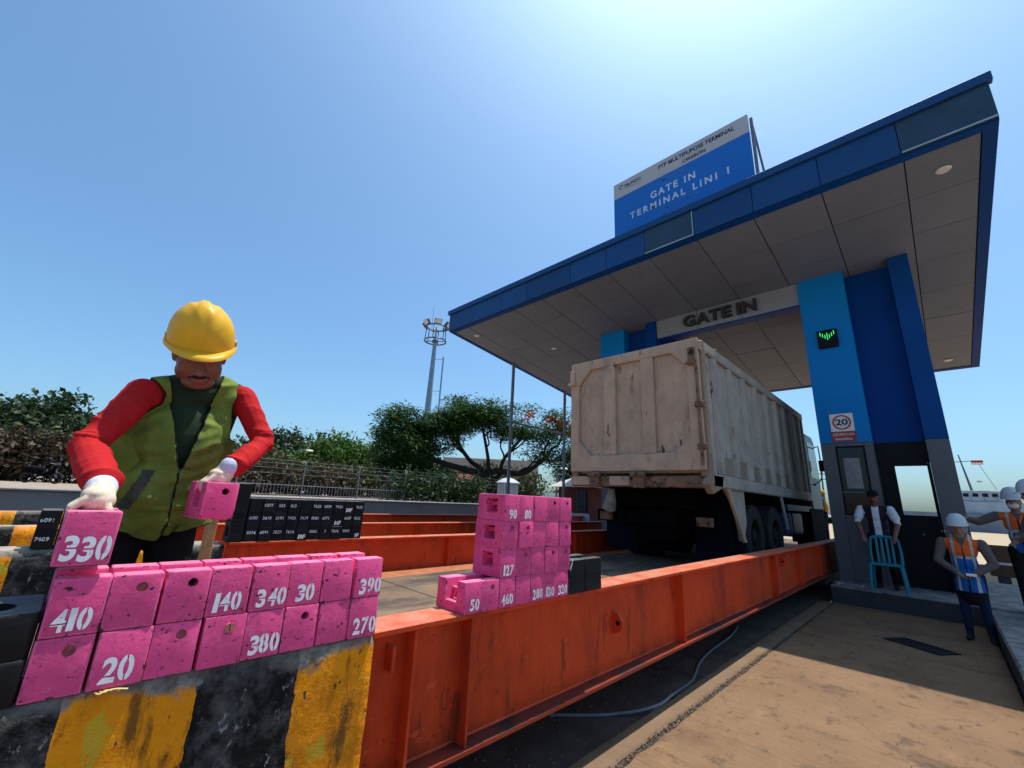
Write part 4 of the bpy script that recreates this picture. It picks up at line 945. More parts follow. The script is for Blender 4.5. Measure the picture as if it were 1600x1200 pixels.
def fuse(name, prims, voxel, mats, parent=None, smooth=3, paint=None, folds=0.0):
    """one continuous skin grown over the primitives; prims end with their material index"""
    b = prim_mesh(prims); me = bpy.data.meshes.new('tmp'); me.from_pydata(b.v, [], b.f)
    bm = bmesh.new(); bm.from_mesh(me); bmesh.ops.recalc_face_normals(bm, faces=bm.faces); bm.to_mesh(me); bm.free()
    ob = bpy.data.objects.new('tmp', me); COL.objects.link(ob)
    md = ob.modifiers.new('r', 'REMESH'); md.mode = 'VOXEL'; md.voxel_size = voxel
    ms = ob.modifiers.new('s', 'SMOOTH'); ms.factor = .5; ms.iterations = smooth
    dg = bpy.context.evaluated_depsgraph_get(); dg.update()
    out = bpy.data.meshes.new_from_object(ob.evaluated_get(dg)); bpy.data.objects.remove(ob); bpy.data.meshes.remove(me)
    out.name = name; nv = len(out.vertices)
    co = np.zeros(nv*3); out.vertices.foreach_get('co', co); co = co.reshape(-1, 3)
    nf = len(out.polygons); ce = np.zeros(nf*3); out.polygons.foreach_get('center', ce); ce = ce.reshape(-1, 3)
    D = np.stack([prim_sdf(ce, p) for p in prims]); near = D.argmin(0); mi = np.array([p[-1] for p in prims])[near]
    if paint is not None: mi = paint(ce, near, mi)
    if folds:
        no = np.zeros(nv*3); out.vertices.foreach_get('normal', no); no = no.reshape(-1, 3)
        Dv = np.stack([prim_sdf(co, p) for p in prims]); nv_ = Dv.argmin(0)
        for q, p in enumerate(prims):                              # sleeves: slanting creases that bunch at the elbow and the cuff
            if p[0] != 'c' or p[-1] not in FOLD_MATS: continue
            a = np.array(p[1], float); d = np.array(p[2], float)-a; L_ = np.linalg.norm(d)
            if L_ < .1: continue
            u = d/L_; e1 = np.cross(u, [0, 0, 1.]); e1 /= np.linalg.norm(e1); e2 = np.cross(u, e1)
            for i in np.where(nv_ == q)[0]:
                r_ = co[i]-a; t = float(r_@u)/L_; th = math.atan2(float(r_@e2), float(r_@e1)); P_ = Vector(co[i])
                w1 = mnoise.noise(P_*7); w2 = mnoise.noise(P_*13+Vector((4, 1, 0)))
                ph = t*L_*62+1.4*math.sin(th+.6)+2.6*w1; ph2 = t*L_*105-1.8*math.sin(th-1.1)+3*w2
                rg = (1-abs(math.sin(ph*.5)))**1.6; rg2 = (1-abs(math.sin(ph2*.5)))**1.8
                el_ = math.exp(-((t-1)/.30)**2) if q == FOLD_UP[0] or q == FOLD_UP[1] else max(math.exp(-((t)/.30)**2), .75*math.exp(-((t-1)/.22)**2))
                amp = .30+.95*el_; pa = .55+.45*math.cos(th+1.3+2*w1)
                co[i] += no[i]*folds*(amp*pa*(rg*1.15+rg2*.55)-.55*amp+.9*w1)
        out.vertices.foreach_set('co', co.ravel())
    o_ = org(parent) if parent is not None else Vector((0, 0, 0))
    out.transform(Matrix.Translation(-o_))
    out.materials.clear()
    for m in mats: out.materials.append(m)
    out.polygons.foreach_set('material_index', mi.astype(np.int32)); out.polygons.foreach_set('use_smooth', [True]*nf); out.update()
    r = bpy.data.objects.new(name, out); COL.objects.link(r)
    if parent is not None: r.parent = parent
    ORG[r.name] = o_; r['_near'] = 0; del r['_near']
    return r, ce, near
FOLD_MATS = (1,); FOLD_UP = [0, 0]
def head_prims(Mh, skin, hair, scale=1.0, tache=True):
    """Mh: 4x4 head frame, x forward, z up"""
    rot = Mh.to_3x3()
    def T(*p): return Mh @ (Vector(p)*scale)
    kk = Mh.to_scale().x*scale; rot = rot.normalized()
    def e(c, r, m=skin): return ('e', T(*c), tuple(q*kk for q in r), rot, m)
    def c(a, b, r0, r1, m=skin): return ('c', T(*a), T(*b), r0*kk, r1*kk, m)
    L = [e((-.01, 0, .03), (.098, .078, .10)), e((.024, 0, -.035), (.072, .073, .088)), e((.045, 0, -.100), (.045, .055, .030)), e((.054, .042, -.038), (.030, .030, .036)), e((.054, -.042, -.038), (.030, .030, .036)), e((.005, .050, -.075), (.035, .026, .034)), e((.005, -.050, -.075), (.035, .026, .034)),
         c((.094, 0, .005), (.112, 0, -.034), .010, .0145), e((.104, .013, -.038), (.012, .010, .009)), e((.104, -.013, -.038), (.012, .010, .009)),
         c((.084, -.042, .020), (.084, .042, .020), .014, .014), c((.091, -.020, -.070), (.091, .020, -.070), .0085, .0085), c((.088, -.017, -.082), (.088, .017, -.082), .009, .009),
         e((.082, .032, .002), (.012, .017, .010)), e((.082, -.032, .002), (.012, .017, .010)),
         e((-.005, .078, -.012), (.022, .010, .032)), e((-.005, -.078, -.012), (.022, .010, .032)),
         c((.090, .046, .026), (.096, .016, .028), .005, .006, hair), c((.090, -.046, .026), (.096, -.016, .028), .005, .006, hair)]
    if tache: L += [c((.098, .004, -.057), (.088, .030, -.064), .0065, .004, hair), c((.098, -.004, -.057), (.088, -.030, -.064), .0065, .004, hair)]
    return L
def helmet(Mh, mat, parent, s=1.0, peak=.05, ridges=True, name='helmet'):
    """hard hat: dome with a raised crown ridge, gutter rim and front peak, in the head frame"""
    NA, NT = 72, 22; a, b_, c = .136*s, .112*s, .148*s; base = .030*s; vs_ = []; off = Vector((-.006*s, 0, 0))
    for j in range(NT+1):
        t = PI/2*(j/NT)
        for k in range(NA):
            ph = 2*PI*k/NA; ct = math.cos(t)**.82; st = math.sin(t)
            x = a*ct*math.cos(ph); y = b_*ct*math.sin(ph); z = base+c*st
            if ridges:
                u = y/(b_); w_ = .17+.10*max(0, x/a)
                g = math.exp(-(u/w_)**4)*min(1, st*1.35)**2
                k_ = .010*s*g*(1 if x < .055*s else max(0, 1-(x-.055*s)/(.05*s)))
                v = math.exp(-((abs(u)-(.36-.25*(x/a)))/.09)**2)*min(1, st*1.2)**2*.004*s*(x > -.05*s)
                n_ = Vector((x/a, y/b_, st)).normalized(); x += n_.x*(k_+v); y += n_.y*(k_+v); z += n_.z*(k_+v)
            vs_.append(off+Vector((x, y, z)))
    rim = []
    for r_, dz in ((1.0, -.012), (1.018, -.013), (1.028, -.010), (1.042, -.014), (1.045, -.019), (1.03, -.022)):
        ring = []
        for k in range(NA):
            ph = 2*PI*k/NA; f = max(0, math.cos(ph)); pk = peak*s*(f**1.4)*(r_-1.0)/.042
            sd = 1+.03*math.exp(-((abs(math.sin(ph))-1)/.06)**2)*(r_-1)/.045
            ring.append(off+Vector((a*r_*math.cos(ph)+pk, b_*r_*sd*math.sin(ph), base+dz*s-.010*s*f*(r_-1)/.042)))
        rim.append(ring)
    allr = list(reversed(rim)); V = [q for r in allr for q in r]+vs_
    n_r = len(allr)+NT+1; F = [(i*NA+k, i*NA+(k+1) % NA, (i+1)*NA+(k+1) % NA, (i+1)*NA+k) for i in range(n_r-1) for k in range(NA)]
    mb = MB(); mb.add([Mh @ q for q in V], F)
    o = mb.build(name, mat, parent, smooth=True); so_ = o.modifiers.new('thickness', 'SOLIDIFY'); so_.thickness = .003; so_.offset = 1
    for s_ in (1, -1):                                             # side slots
        mb = MB(); mb.box(-.02*s, .02*s, s_*.113*s-.006*s, s_*.113*s+.008*s, base-.012*s, base+.012*s)
        mb.v = [tuple(Mh @ (Vector(p)+off)) for p in mb.v]; mb.build('slot_lug', mat, o, bevel=.003)
    return o

# --- the worker at the weights
WK = (-2.50, .30, .55)
wk = thing('person', 'worker in a yellow helmet, red sleeves and green mesh vest lifting pink weights', 'person', WK)
def V3(*p): return Vector(p)
Mh = Matrix.Translation(V3(-2.285, .274, 2.070)) @ Matrix.Rotation(R(-6), 4, 'Z') @ Matrix.Rotation(R(8), 4, 'X') @ Matrix.Rotation(R(37), 4, 'Y') @ Matrix.Scale(1.15, 4)
I3 = Matrix.Identity(3)
SK, RD, TE, TR, HA, BO = 0, 1, 2, 3, 4, 5
shR, shL = V3(-2.37, .125, 1.862), V3(-2.39, .497, 1.925)
elR, elL = V3(-2.20, .005, 1.605), V3(-2.29, .603, 1.705)
wrR, wrL = V3(-1.895, .068, 1.475), V3(-2.145, .468, 1.572)
torso = [('e', V3(-2.50, .265, 1.37), (.125, .168, .14), I3, TR), ('e', V3(-2.475, .272, 1.50), (.128, .160, .17), I3, TE), ('e', V3(-2.445, .290, 1.70), (.128, .168, .20), Matrix.Rotation(R(9), 3, 'X'), TE),
         ('c', V3(-2.415, .19, 1.875), V3(-2.415, .43, 1.925), .072, .070, TE), ('c', V3(-2.43, .44, 1.89), V3(-2.46, .385, 1.50), .066, .075, TE), ('c', V3(-2.42, .165, 1.83), V3(-2.46, .165, 1.50), .062, .07, TE), ('c', V3(-2.40, .315, 1.965), shR+V3(-.02, .03, .015), .058, .052, TE), ('c', V3(-2.40, .315, 1.965), shL+V3(-.02, -.03, .012), .058, .052, TE)]
legs = [('c', V3(-2.50, .185, 1.34), V3(-2.44, .165, .96), .098, .070, TR), ('c', V3(-2.44, .165, .96), V3(-2.50, .16, .63), .068, .052, TR), ('c', V3(-2.50, .355, 1.34), V3(-2.46, .385, .96), .098, .070, TR), ('c', V3(-2.46, .385, .96), V3(-2.53, .40, .63), .068, .052, TR),
        ('c', V3(-2.52, .16, .595), V3(-2.38, .15, .585), .045, .035, BO), ('c', V3(-2.55, .40, .595), V3(-2.41, .41, .585), .045, .035, BO)]
arms = [('c', shR, elR, .064, .053, RD), ('c', elR, elR.lerp(wrR, .93), .053, .049, RD), ('c', elR.lerp(wrR, .8), wrR, .030, .028, SK), ('c', shR+V3(-.01, .015, .0), shR, .066, .066, RD),
        ('c', shL, elL, .060, .051, RD), ('c', elL, elL.lerp(wrL, .95), .050, .052, RD), ('c', elL.lerp(wrL, .8), wrL, .030, .028, SK)]
neckp = [('c', Mh @ V3(-.025, 0, -.05), V3(-2.40, .31, 1.95), .056, .060, SK), ('c', V3(-2.41, .285, 1.945), V3(-2.41, .345, 1.955), .056, .056, RD)]
prims = torso+legs+arms+neckp+head_prims(Mh, SK, HA)
FOLD_UP[:] = [len(torso)+len(legs), len(torso)+len(legs)+4]
body, ce, near = fuse('body', prims, .0048, [m_skin, m_shirt, m_tee, m_trous, m_hair, m_boot], wk, 4, folds=.0105)
helmet(Mh @ Matrix.Rotation(R(-6), 4, 'Y') @ Matrix.Translation(V3(0, 0, .026)), m_helmet, wk, .95, .05)
# hair under the hat
hb = MB(); hb.sphere((0, 0, 0), (1, 1, 1), 48, 30); vv = []
keep = []
for f in hb.f:
    c_ = sum((Vector(hb.v[i]) for i in f), Vector())/len(f)
    if c_.z*.108+.03 > -.055 and c_.z*.108+.03 < .06 and c_.x < .38: keep.append(f)
hb.f = keep; hb.mi = [0]*len(keep)
hb.v = [tuple(Mh @ (Vector((p[0]*.105-.012, p[1]*.0835, p[2]*.108+.03)))) for p in hb.v]
ho = hb.build('hair', m_hair, wk, smooth=True, fix=False)
bmh = bmesh.new(); bmh.from_mesh(ho.data); bmesh.ops.delete(bmh, geom=[v for v in bmh.verts if not v.link_faces], context='VERTS'); bmh.to_mesh(ho.data); bmh.free()
ho.modifiers.new('t', 'SOLIDIFY').thickness = .006
# vest cut out of the body surface and let hang looser towards the hem
bm = bmesh.new(); bm.from_mesh(body.data); bm.faces.ensure_lookup_table()
nt_ = len(torso)
base = Vector(WK)
def in_vest(p, n, pr):
    z = p.z
    if z < 1.30+.035*math.sin(p.y*11+1.2)+(.03 if p.y > .3 else 0) or z > 2.02: return False
    if pr >= nt_ and not (pr in (nt_, nt_+2) and z > 1.30): return False
    xc = -2.46
    if n.x > -.2 and p.x > xc-.02:
        t = (z-1.555)/(1.98-1.555)
        if t > 0 and (.302+(.185-.302)*t) < p.y < (.308+(.392-.308)*t): return False
    lo = .128+max(0, z-1.72)*.10; hi = .452-max(0, 1.85-z)*.0
    if z > 1.70 and (p.y < lo or p.y > hi): return False
    if z > 1.93 and n.z > .5 and .23 < p.y < .37: return False
    return True
dele = [f for f in bm.faces if not in_vest(f.calc_center_median()+base, f.normal, near[f.index])]
bmesh.ops.delete(bm, geom=dele, context='FACES')
for _ in range(30):
    bd = [v for v in bm.verts if v.is_boundary]; mv = {}
    for v in bd:
        ns = [e.other_vert(v) for e in v.link_edges if e.is_boundary]
        if len(ns) == 2: mv[v] = v.co*.4+(ns[0].co+ns[1].co)*.3
    for v, c_ in mv.items(): v.co = c_
# drop crumbs
seen = set(); isl = []
for v in bm.verts:
    if v in seen: continue
    st = [v]; seen.add(v); g_ = []
    while st:
        q = st.pop(); g_.append(q)
        for e in q.link_edges:
            w_ = e.other_vert(q)
            if w_ not in seen: seen.add(w_); st.append(w_)
    isl.append(g_)
isl.sort(key=len)
bmesh.ops.delete(bm, geom=[v for g_ in isl[:-1] for v in g_], context='VERTS')
for _ in range(10):
    bmesh.ops.smooth_vert(bm, verts=[v for v in bm.verts if not v.is_boundary], factor=.5, use_axis_x=True, use_axis_y=True, use_axis_z=True)
bm.normal_update()
for v in bm.verts:
    p = v.co+base; n = v.normal; dn = max(0, 1.95-p.z)
    w_ = mnoise.noise(p*5); fold = (.62-abs(mnoise.noise(Vector((p.x*5+3, p.y*13+w_*1.2+p.z*2.2, p.z*2.6))))*2.4)*.030*min(1, dn*1.5)+(.5-abs(mnoise.noise(Vector((p.x*8, p.y*9-p.z*9, p.z*13+w_))))*2.2)*.013+mnoise.noise(p*17)*.004
    v.co += Vector((n.x, n.y, n.z*.3))*(.012+.042*min(1, dn/.6)**1.2+fold)
for _ in range(1): bmesh.ops.smooth_vert(bm, verts=bm.verts, factor=.5, use_axis_x=True, use_axis_y=True, use_axis_z=True)
ring1 = {v for v in bm.verts if v.is_boundary}
for f in bm.faces:
    c_ = f.calc_center_median()+base; f.smooth = True; f.material_index = 0
    if f.normal.x > .1:
        a_ = c_.y-(.185+(c_.z-1.46)*.30)
        if 1.385 < c_.z < 1.545 and abs(a_) < .021: f.material_index = 2
        if c_.z < 1.56 and abs(c_.y-.307-(1.56-c_.z)*.02) < .004: f.material_index = 1
loops = []; todo = {e for e in bm.edges if e.is_boundary}
while todo:
    e = todo.pop(); a_, z_ = e.verts; lp = [a_, z_]
    while lp[-1] is not lp[0]:
        nx_ = [q for q in lp[-1].link_edges if q in todo]
        if not nx_: break
        todo.discard(nx_[0]); lp.append(nx_[0].other_vert(lp[-1]))
    if len(lp) > 30: loops.append([v.co+base for v in lp])
me = bpy.data.meshes.new('vest'); bm.to_mesh(me); bm.free()
for m in (m_vest, m_pipe, m_patch): me.materials.append(m)
vo = bpy.data.objects.new('vest', me); COL.objects.link(vo); vo.parent = wk
sd = vo.modifiers.new('t', 'SOLIDIFY'); sd.thickness = .005; sd.offset = 1
for lp in loops:
    P = lp[:-1]
    for _ in range(3): P = [(P[i-1]+P[i]*2+P[(i+1) % len(P)])/4 for i in range(len(P))]
    P = P[::2]; b = MB(); b.tube(P+[P[0], P[1]], .0042, 6, cap=False); po = b.build('piping', m_pipe, wk, smooth=True, fix=False); po.parent = vo
# knitted gloves
def glove(cx, cy, zt, wrist, side, name='glove'):
    """hand closed round the handle bar from above: knuckles along X, fingers curling over the open (-Y) side"""
    W_ = Vector(wrist); pal = V3(cx, cy+.006, zt+.006)
    L = [('c', W_, pal, .037, .040, 0), ('e', pal, (.052, .042, .038), I3, 0), ('e', pal+V3(0, -.006, .018), (.050, .036, .024), I3, 0), ('c', W_+(W_-pal)*.05, W_+(pal-W_)*.10, .041, .040, 1)]
    for i, ln in enumerate((.92, 1.0, .97, .80)):
        x = cx+.034-.0225*i
        a = V3(x, cy-.022, zt+.010); b_ = V3(x+.001, cy-.046, zt-.014*ln); c_ = V3(x+.002, cy-.044, zt-.046*ln); d_ = V3(x+.002, cy-.020, zt-.056*ln)
        L += [('c', V3(x, cy, zt+.016), a, .0125, .012, 0), ('c', a, b_, .0118, .011, 0), ('c', b_, c_, .011, .0104, 0), ('c', c_, d_, .0102, .009, 0)]
    t0 = V3(cx+.030*side, cy+.022, zt-.002); t1 = V3(cx+.040*side, cy+.034, zt-.020); t2 = V3(cx+.030*side, cy+.012, zt-.040)
    L += [('c', pal+V3(.015*side, .012, 0), t0, .016, .014, 0), ('c', t0, t1, .0135, .012, 0), ('c', t1, t2, .0115, .009, 0)]
    fuse(name, L, .0036, [m_glove, m_cuff], wk, 2)
glove(-1.815, .058, 1.430, wrR+V3(.012, -.002, -.004), 1); glove(-2.158, .424, 1.520, wrL+V3(0, -.012, .004), -1)

# --- bystanders
def stand(base, ang, H, pose, mats_idx, headpitch=0, headyaw=0):
    """prims of an upright figure; pose: (right elbow, right wrist, left elbow, left wrist) in body axes (forward, left, up fractions of H)"""
    M_ = Matrix.Translation(base) @ Matrix.Rotation(ang, 4, 'Z')
    def T(f, l, u): return M_ @ V3(f*H, l*H*1.12, u*H)
    sk, tp, sl_, bt, ft, ha = mats_idx; r3 = M_.to_3x3()
    def e(c, r, m): return ('e', T(*c), tuple(q*H for q in r), r3, m)
    def c(a, b, r0, r1, m): return ('c', T(*a), T(*b), r0*H, r1*H, m)
    L = [e((0, 0, .54), (.062, .088, .075), bt), e((.0, 0, .63), (.062, .082, .10), tp), e((0, 0, .74), (.066, .095, .095), tp), c((0, -.085, .805), (0, .085, .805), .036, .036, tp), c((0, 0, .83), (.01, 0, .875), .032, .030, sk)]
    for s in (-1, 1):
        L += [c((0, s*.05, .52), (.015, s*.055, .29), .052, .036, bt), c((.015, s*.055, .29), (0, s*.06, .05), .036, .026, bt), c((-.01, s*.06, .026), (.085, s*.068, .02), .026, .020, ft)]
    for s, el, wr in ((-1, pose[0], pose[1]), (1, pose[2], pose[3])):
        sh = (0, s*.112, .805); L += [c(sh, el, .040, .034 if len(pose) < 5 else .028, sl_), c(el, wr, .033 if len(pose) < 5 else .026, .026 if len(pose) < 5 else .019, sl_ if len(pose) < 5 else sk)]
        d = (Vector(wr)-Vector(el)).normalized()
        h0 = Vector(wr)+d*.02; L += [c(wr, tuple(h0), .017, .020, sk)]
        side = d.cross(Vector((0, 0, 1))); side = side.normalized() if side.length > .1 else Vector((1, 0, 0))
        for q in range(4):
            a = h0+side*(.0095*(q-1.5)); b_ = a+d*(.03, .034, .032, .025)[q]; g_ = b_+d*.014+Vector((.010, -s*.006, -.004)); L += [c(tuple(a), tuple(b_), .0062, .0058, sk), c(tuple(b_), tuple(g_), .0056, .005, sk)]
        a = h0-side*.016; L.append(c(tuple(a), tuple(a+d*.018-side*.012), .0065, .0055, sk))
    Mh_ = M_ @ Matrix.Translation(V3(.018*H, 0, .935*H)) @ Matrix.Rotation(headyaw, 4, 'Z') @ Matrix.Rotation(headpitch, 4, 'Y') @ Matrix.Scale(H/1.72, 4)
    return L, Mh_, T
m_orv = cloth('vest_orange', (.75, .13, .025)).done(); m_blv = cloth('vest_blue', (.018, .11, .36)).done(); m_refl = cloth('reflective_tape', (.42, .44, .43), .5).done()
m_taupe = cloth('taupe_sleeve', (.12, .095, .09)).done(); m_black = cloth('black_cloth', (.012, .012, .014)).done(); m_navy = cloth('navy_cloth', (.014, .022, .05)).done()
m_wshirt = cloth('white_shirt', (.66, .69, .72)).done(); m_plum = cloth('dark_plum_vest', (.028, .018, .028)).done(); m_scarf = cloth('grey_scarf', (.25, .22, .205)).done()
m_yv = cloth('yellow_vest', (.62, .33, .06)).done(); m_mask = cloth('face_mask', (.66, .67, .68)).done(); m_shoe = Mat('shoe', (.02, .02, .02), .6).done()
def vest_paint(T, H, ang, base, IO, IB, IR, IP=None, low=.50, len_base=999):
    iv = (Matrix.Translation(base) @ Matrix.Rotation(ang, 4, 'Z')).inverted(); A = np.array(iv.to_3x3()); t = np.array(iv.translation)
    def paint(ce, near, mi):
        q = (ce@A.T+t)/H; f, l, u = q[:, 0], q[:, 1], q[:, 2]
        torso_ = ((near < 4) | (near >= len_base)) & (u > low); al = np.abs(l)
        mi = mi.copy(); mi[torso_] = IB; mi[torso_ & (u > .685)] = IO; mi[torso_ & (u > .668) & (u < .692)] = IR
        mi[torso_ & (al > .050) & (al < .068)] = IR
        mi[torso_ & (f > 0) & (al < .006)] = IP if IP is not None else IB
        mi[torso_ & (f > -.01) & (u > .765) & (al < (u-.765)*.45)] = 1
        return mi
    return paint
def person(label, base, ang, H, pose, mats, idx, paint=None, hp=0, hy=0, voxel=.011, extra=None, tache=False):
    t = thing('person', label, 'person', base)
    L, Mh_, T = stand(Vector(base), ang, H, pose, idx, hp, hy)
    L += head_prims(Mh_, idx[0], idx[5], 1.0, tache)
    if extra: L += extra(T, H, Mh_)
    pt = vest_paint(T, H, ang, Vector(base), *paint) if paint else None
    b, _, _ = fuse('body', L, voxel, mats, t, 2, paint=pt)
    return t, Mh_, T
DN = -PI/2                                                        # facing -Y, towards the camera
# woman with head scarf in front of the island
mw = [m_skin2, m_taupe, m_orv, m_blv, m_refl, m_black, m_navy, m_shoe, m_scarf]
def scarf(T, H, Mh_):
    r3 = Mh_.to_3x3().normalized()
    return [('e', Mh_ @ V3(-.03, 0, .0), (.100, .098, .125), r3, 8), ('c', Mh_ @ V3(-.02, 0, -.11), Mh_ @ V3(-.02, 0, -.17), .085, .11, 8), ('c', T(.02, -.05, .80), T(.02, .05, .80), .05, .05, 8),
            ('c', T(0, 0, .50), T(0, 0, .38), .145, .15, 5)]
t, Mh_, T = person('woman in a grey head scarf and orange and blue vest standing by the kerb', (.14, 8.75, 0), DN+R(-4), 1.50,
       ((.03, -.155, .64), (.10, -.06, .555), (.03, .155, .64), (.10, .05, .555)), mw, (0, 1, 1, 6, 7, 8), (2, 3, 4, 5, .40, 55), R(8), 0, .011, scarf)
helmet(Mh_ @ Matrix.Translation(V3(-.01, 0, .03)) @ Matrix.Rotation(R(-6), 4, 'Y'), m_hwhite, t, 1.06, .03, False)
tag(MB().box(.115, .215, 8.50, 8.58, .80, .83).build('clipboard', m_white, None, bevel=.004), 'small pale notepad held in the hands of the woman with the head scarf', 'notepad')
# masked man pointing left
mm = [m_skin2, m_taupe, m_orv, m_blv, m_refl, m_black, m_shoe, m_hair]
t, Mh_, T = person('man in a white helmet and face mask pointing with an outstretched arm', (.80, 9.85, .26), DN+R(-6), 1.66,
       ((.05, -.215, .745), (.14, -.27, .765), (.02, .17, .64), (.08, .12, .54)), mm, (0, 1, 1, 5, 6, 7), (2, 3, 4, 5), R(4), R(-10))
helmet(Mh_ @ Matrix.Translation(V3(-.005, 0, .03)), m_hwhite, t, 1.05, .035, False)
b = MB(); b.sphere((0, 0, 0), (.052, .062, .050), 20, 12); b.v = [tuple(Mh_ @ (Vector(p)+V3(.066, 0, -.058))) for p in b.v]; b.build('face_mask', m_mask, t, smooth=True)
# man at the right edge, in profile
t, Mh_, T = person('taller man in a white helmet at the right edge, turned away from the lane', (.97, 9.25, .26), DN+R(-75), 1.74,
       ((.05, -.15, .64), (.13, -.10, .58), (.06, .15, .66), (.16, .08, .62)), mm, (0, 1, 1, 5, 6, 7), (2, 3, 4, 5), R(6), 0)
helmet(Mh_ @ Matrix.Translation(V3(-.005, 0, .03)), m_hwhite, t, 1.05, .04, False)
# man leaning on the plastic chair
mc = [m_skin, m_wshirt, m_wshirt, m_trous, m_shoe, m_hair, m_plum]
def chair_paint(T, H, ang, base):
    iv = (Matrix.Translation(base) @ Matrix.Rotation(ang, 4, 'Z')).inverted(); A = np.array(iv.to_3x3()); tt = np.array(iv.translation)
    def paint(ce, near, mi):
        q = (ce@A.T+tt)/H; f, l, u = q[:, 0], q[:, 1], q[:, 2]; mi = mi.copy(); ts = (near < 4) & (u > .5)
        mi[ts] = 6; mi[ts & (f > 0) & (np.abs(l) < .030)] = 1; mi[(near < 4) & (u <= .53)] = 3
        return mi
    return paint
cb_ = V3(-.86, 10.56, .28); t = thing('person', 'man in a cap, white shirt and dark waistcoat leaning on a teal chair', 'person', cb_)
L, Mh_, T = stand(cb_, DN, 1.68, ((.05, -.15, .66), (.155, -.115, .515), (.05, .15, .66), (.155, .115, .515), 1), (0, 1, 1, 3, 4, 5), R(14), 0)
for s in (-1, 1): L.append(('c', T(0, s*.112, .805), T(.03, s*.136, .72), .066, .074, 1))
L += head_prims(Mh_, 0, 5)
fuse('body', L, .011, mc, t, 2, paint=chair_paint(T, 1.68, DN, cb_))
b = MB(); b.sphere((0, 0, 0), (.112, .094, .085), 24, 14); b.v = [tuple(Mh_ @ (Vector((p[0], p[1], max(p[2], -.01)))+V3(-.008, 0, .045))) for p in b.v]
cpo = b.build('cap', m_black, t, smooth=True)
b = MB(); b.tube([Mh_ @ V3(.06, 0, .05), Mh_ @ V3(.165, 0, .035)], [.07, .055], 16); b.v = [tuple(p) for p in b.v]
for i, p in enumerate(b.v):
    q = Mh_.inverted() @ Vector(p); q.z = .045+(q.z-.045)*.10; b.v[i] = tuple(Mh_ @ q)
b.build('cap_peak', m_black, t, smooth=True)
# worker beyond the truck
my = [m_skin, m_black, m_yv, m_black, m_refl, m_shoe, m_hair]
t, Mh_, T = person('worker in a yellow helmet and dark clothes standing beside the truck cab', (-2.66, 17.0, .55), DN+R(-95), 1.62,
       ((.03, -.15, .64), (.08, -.13, .50), (.03, .15, .64), (.08, .13, .50)), my, (0, 1, 1, 3, 5, 6), None, R(6), 0, .014,
       lambda T, H, M_: [('e', T(-.03, 0, .72), (.085, .135, .20), Matrix.Rotation(DN+R(-95), 3, 'Z'), 2)])
helmet(Mh_ @ Matrix.Translation(V3(-.005, 0, .03)), m_helmet, t, 1.06, .03, False)

# plastic chair
ch = thing('plastic_chair', 'teal plastic garden chair with a slatted back on the gate island', 'chair', (-.80, 10.12, .28))
cx, cy_ = -.80, 10.12
# its back stands towards the man, the seat faces the camera
b = MB(); b.box(cx-.21, cx+.21, cy_-.24, cy_+.17, .70, .725); b.build('seat', m_chair, ch, bevel=.012, seg=2)
for sx in (-1, 1):
    b = MB(); b.tube([(cx+sx*.20, cy_-.22, .705), (cx+sx*.215, cy_-.25, .50), (cx+sx*.23, cy_-.28, .28)], [.024, .022, .018], 8); b.build('leg', m_chair, ch, smooth=True)
    b = MB(); b.tube([(cx+sx*.19, cy_+.15, .705), (cx+sx*.21, cy_+.19, .50), (cx+sx*.225, cy_+.22, .28)], [.024, .022, .018], 8); b.build('leg', m_chair, ch, smooth=True)
    b = MB(); b.tube([(cx+sx*.20, cy_+.15, .715), (cx+sx*.205, cy_+.19, .92), (cx+sx*.185, cy_+.225, 1.12)], [.024, .022, .02], 8); b.build('back_post', m_chair, ch, smooth=True)
b = MB(); b.tube(smooth_path([(cx-.185, cy_+.225, 1.115), (cx-.1, cy_+.235, 1.155), (cx+.1, cy_+.235, 1.155), (cx+.185, cy_+.225, 1.115)], 4), .024, 8); b.build('back_rail', m_chair, ch, smooth=True)
for k in range(4):
    x = cx-.105+.07*k; b = MB(); b.prism([(x-.016, .725), (x+.016, .725), (x+.018, 1.14), (x-.018, 1.14)], 'y', cy_+.165, cy_+.178)
    b.v = [(p[0], p[1]+(p[2]-.72)*.13, p[2]) for p in b.v]; b.build('back_slat', m_chair, ch)
# litter on the corner of the island
rl = random.Random(9); b = MB()
for k in range(46):
    c_ = V3(-1.42+rl.gauss(0, .13), 10.12+rl.gauss(0, .08), .285+abs(rl.gauss(0, .025))); r_ = rl.uniform(.012, .035)
    q = [c_+V3(rl.uniform(-1, 1), rl.uniform(-1, 1), rl.uniform(-.6, .8))*r_ for _ in range(4)]; b.add(q, [(0, 1, 2), (0, 2, 3), (0, 3, 1), (1, 3, 2)])
lo_ = b.build('litter', m_litter, None, fix=False, kind='stuff'); lo_['label'] = 'pale scraps of litter heaped on the corner of the gate island'; lo_['category'] = 'litter'
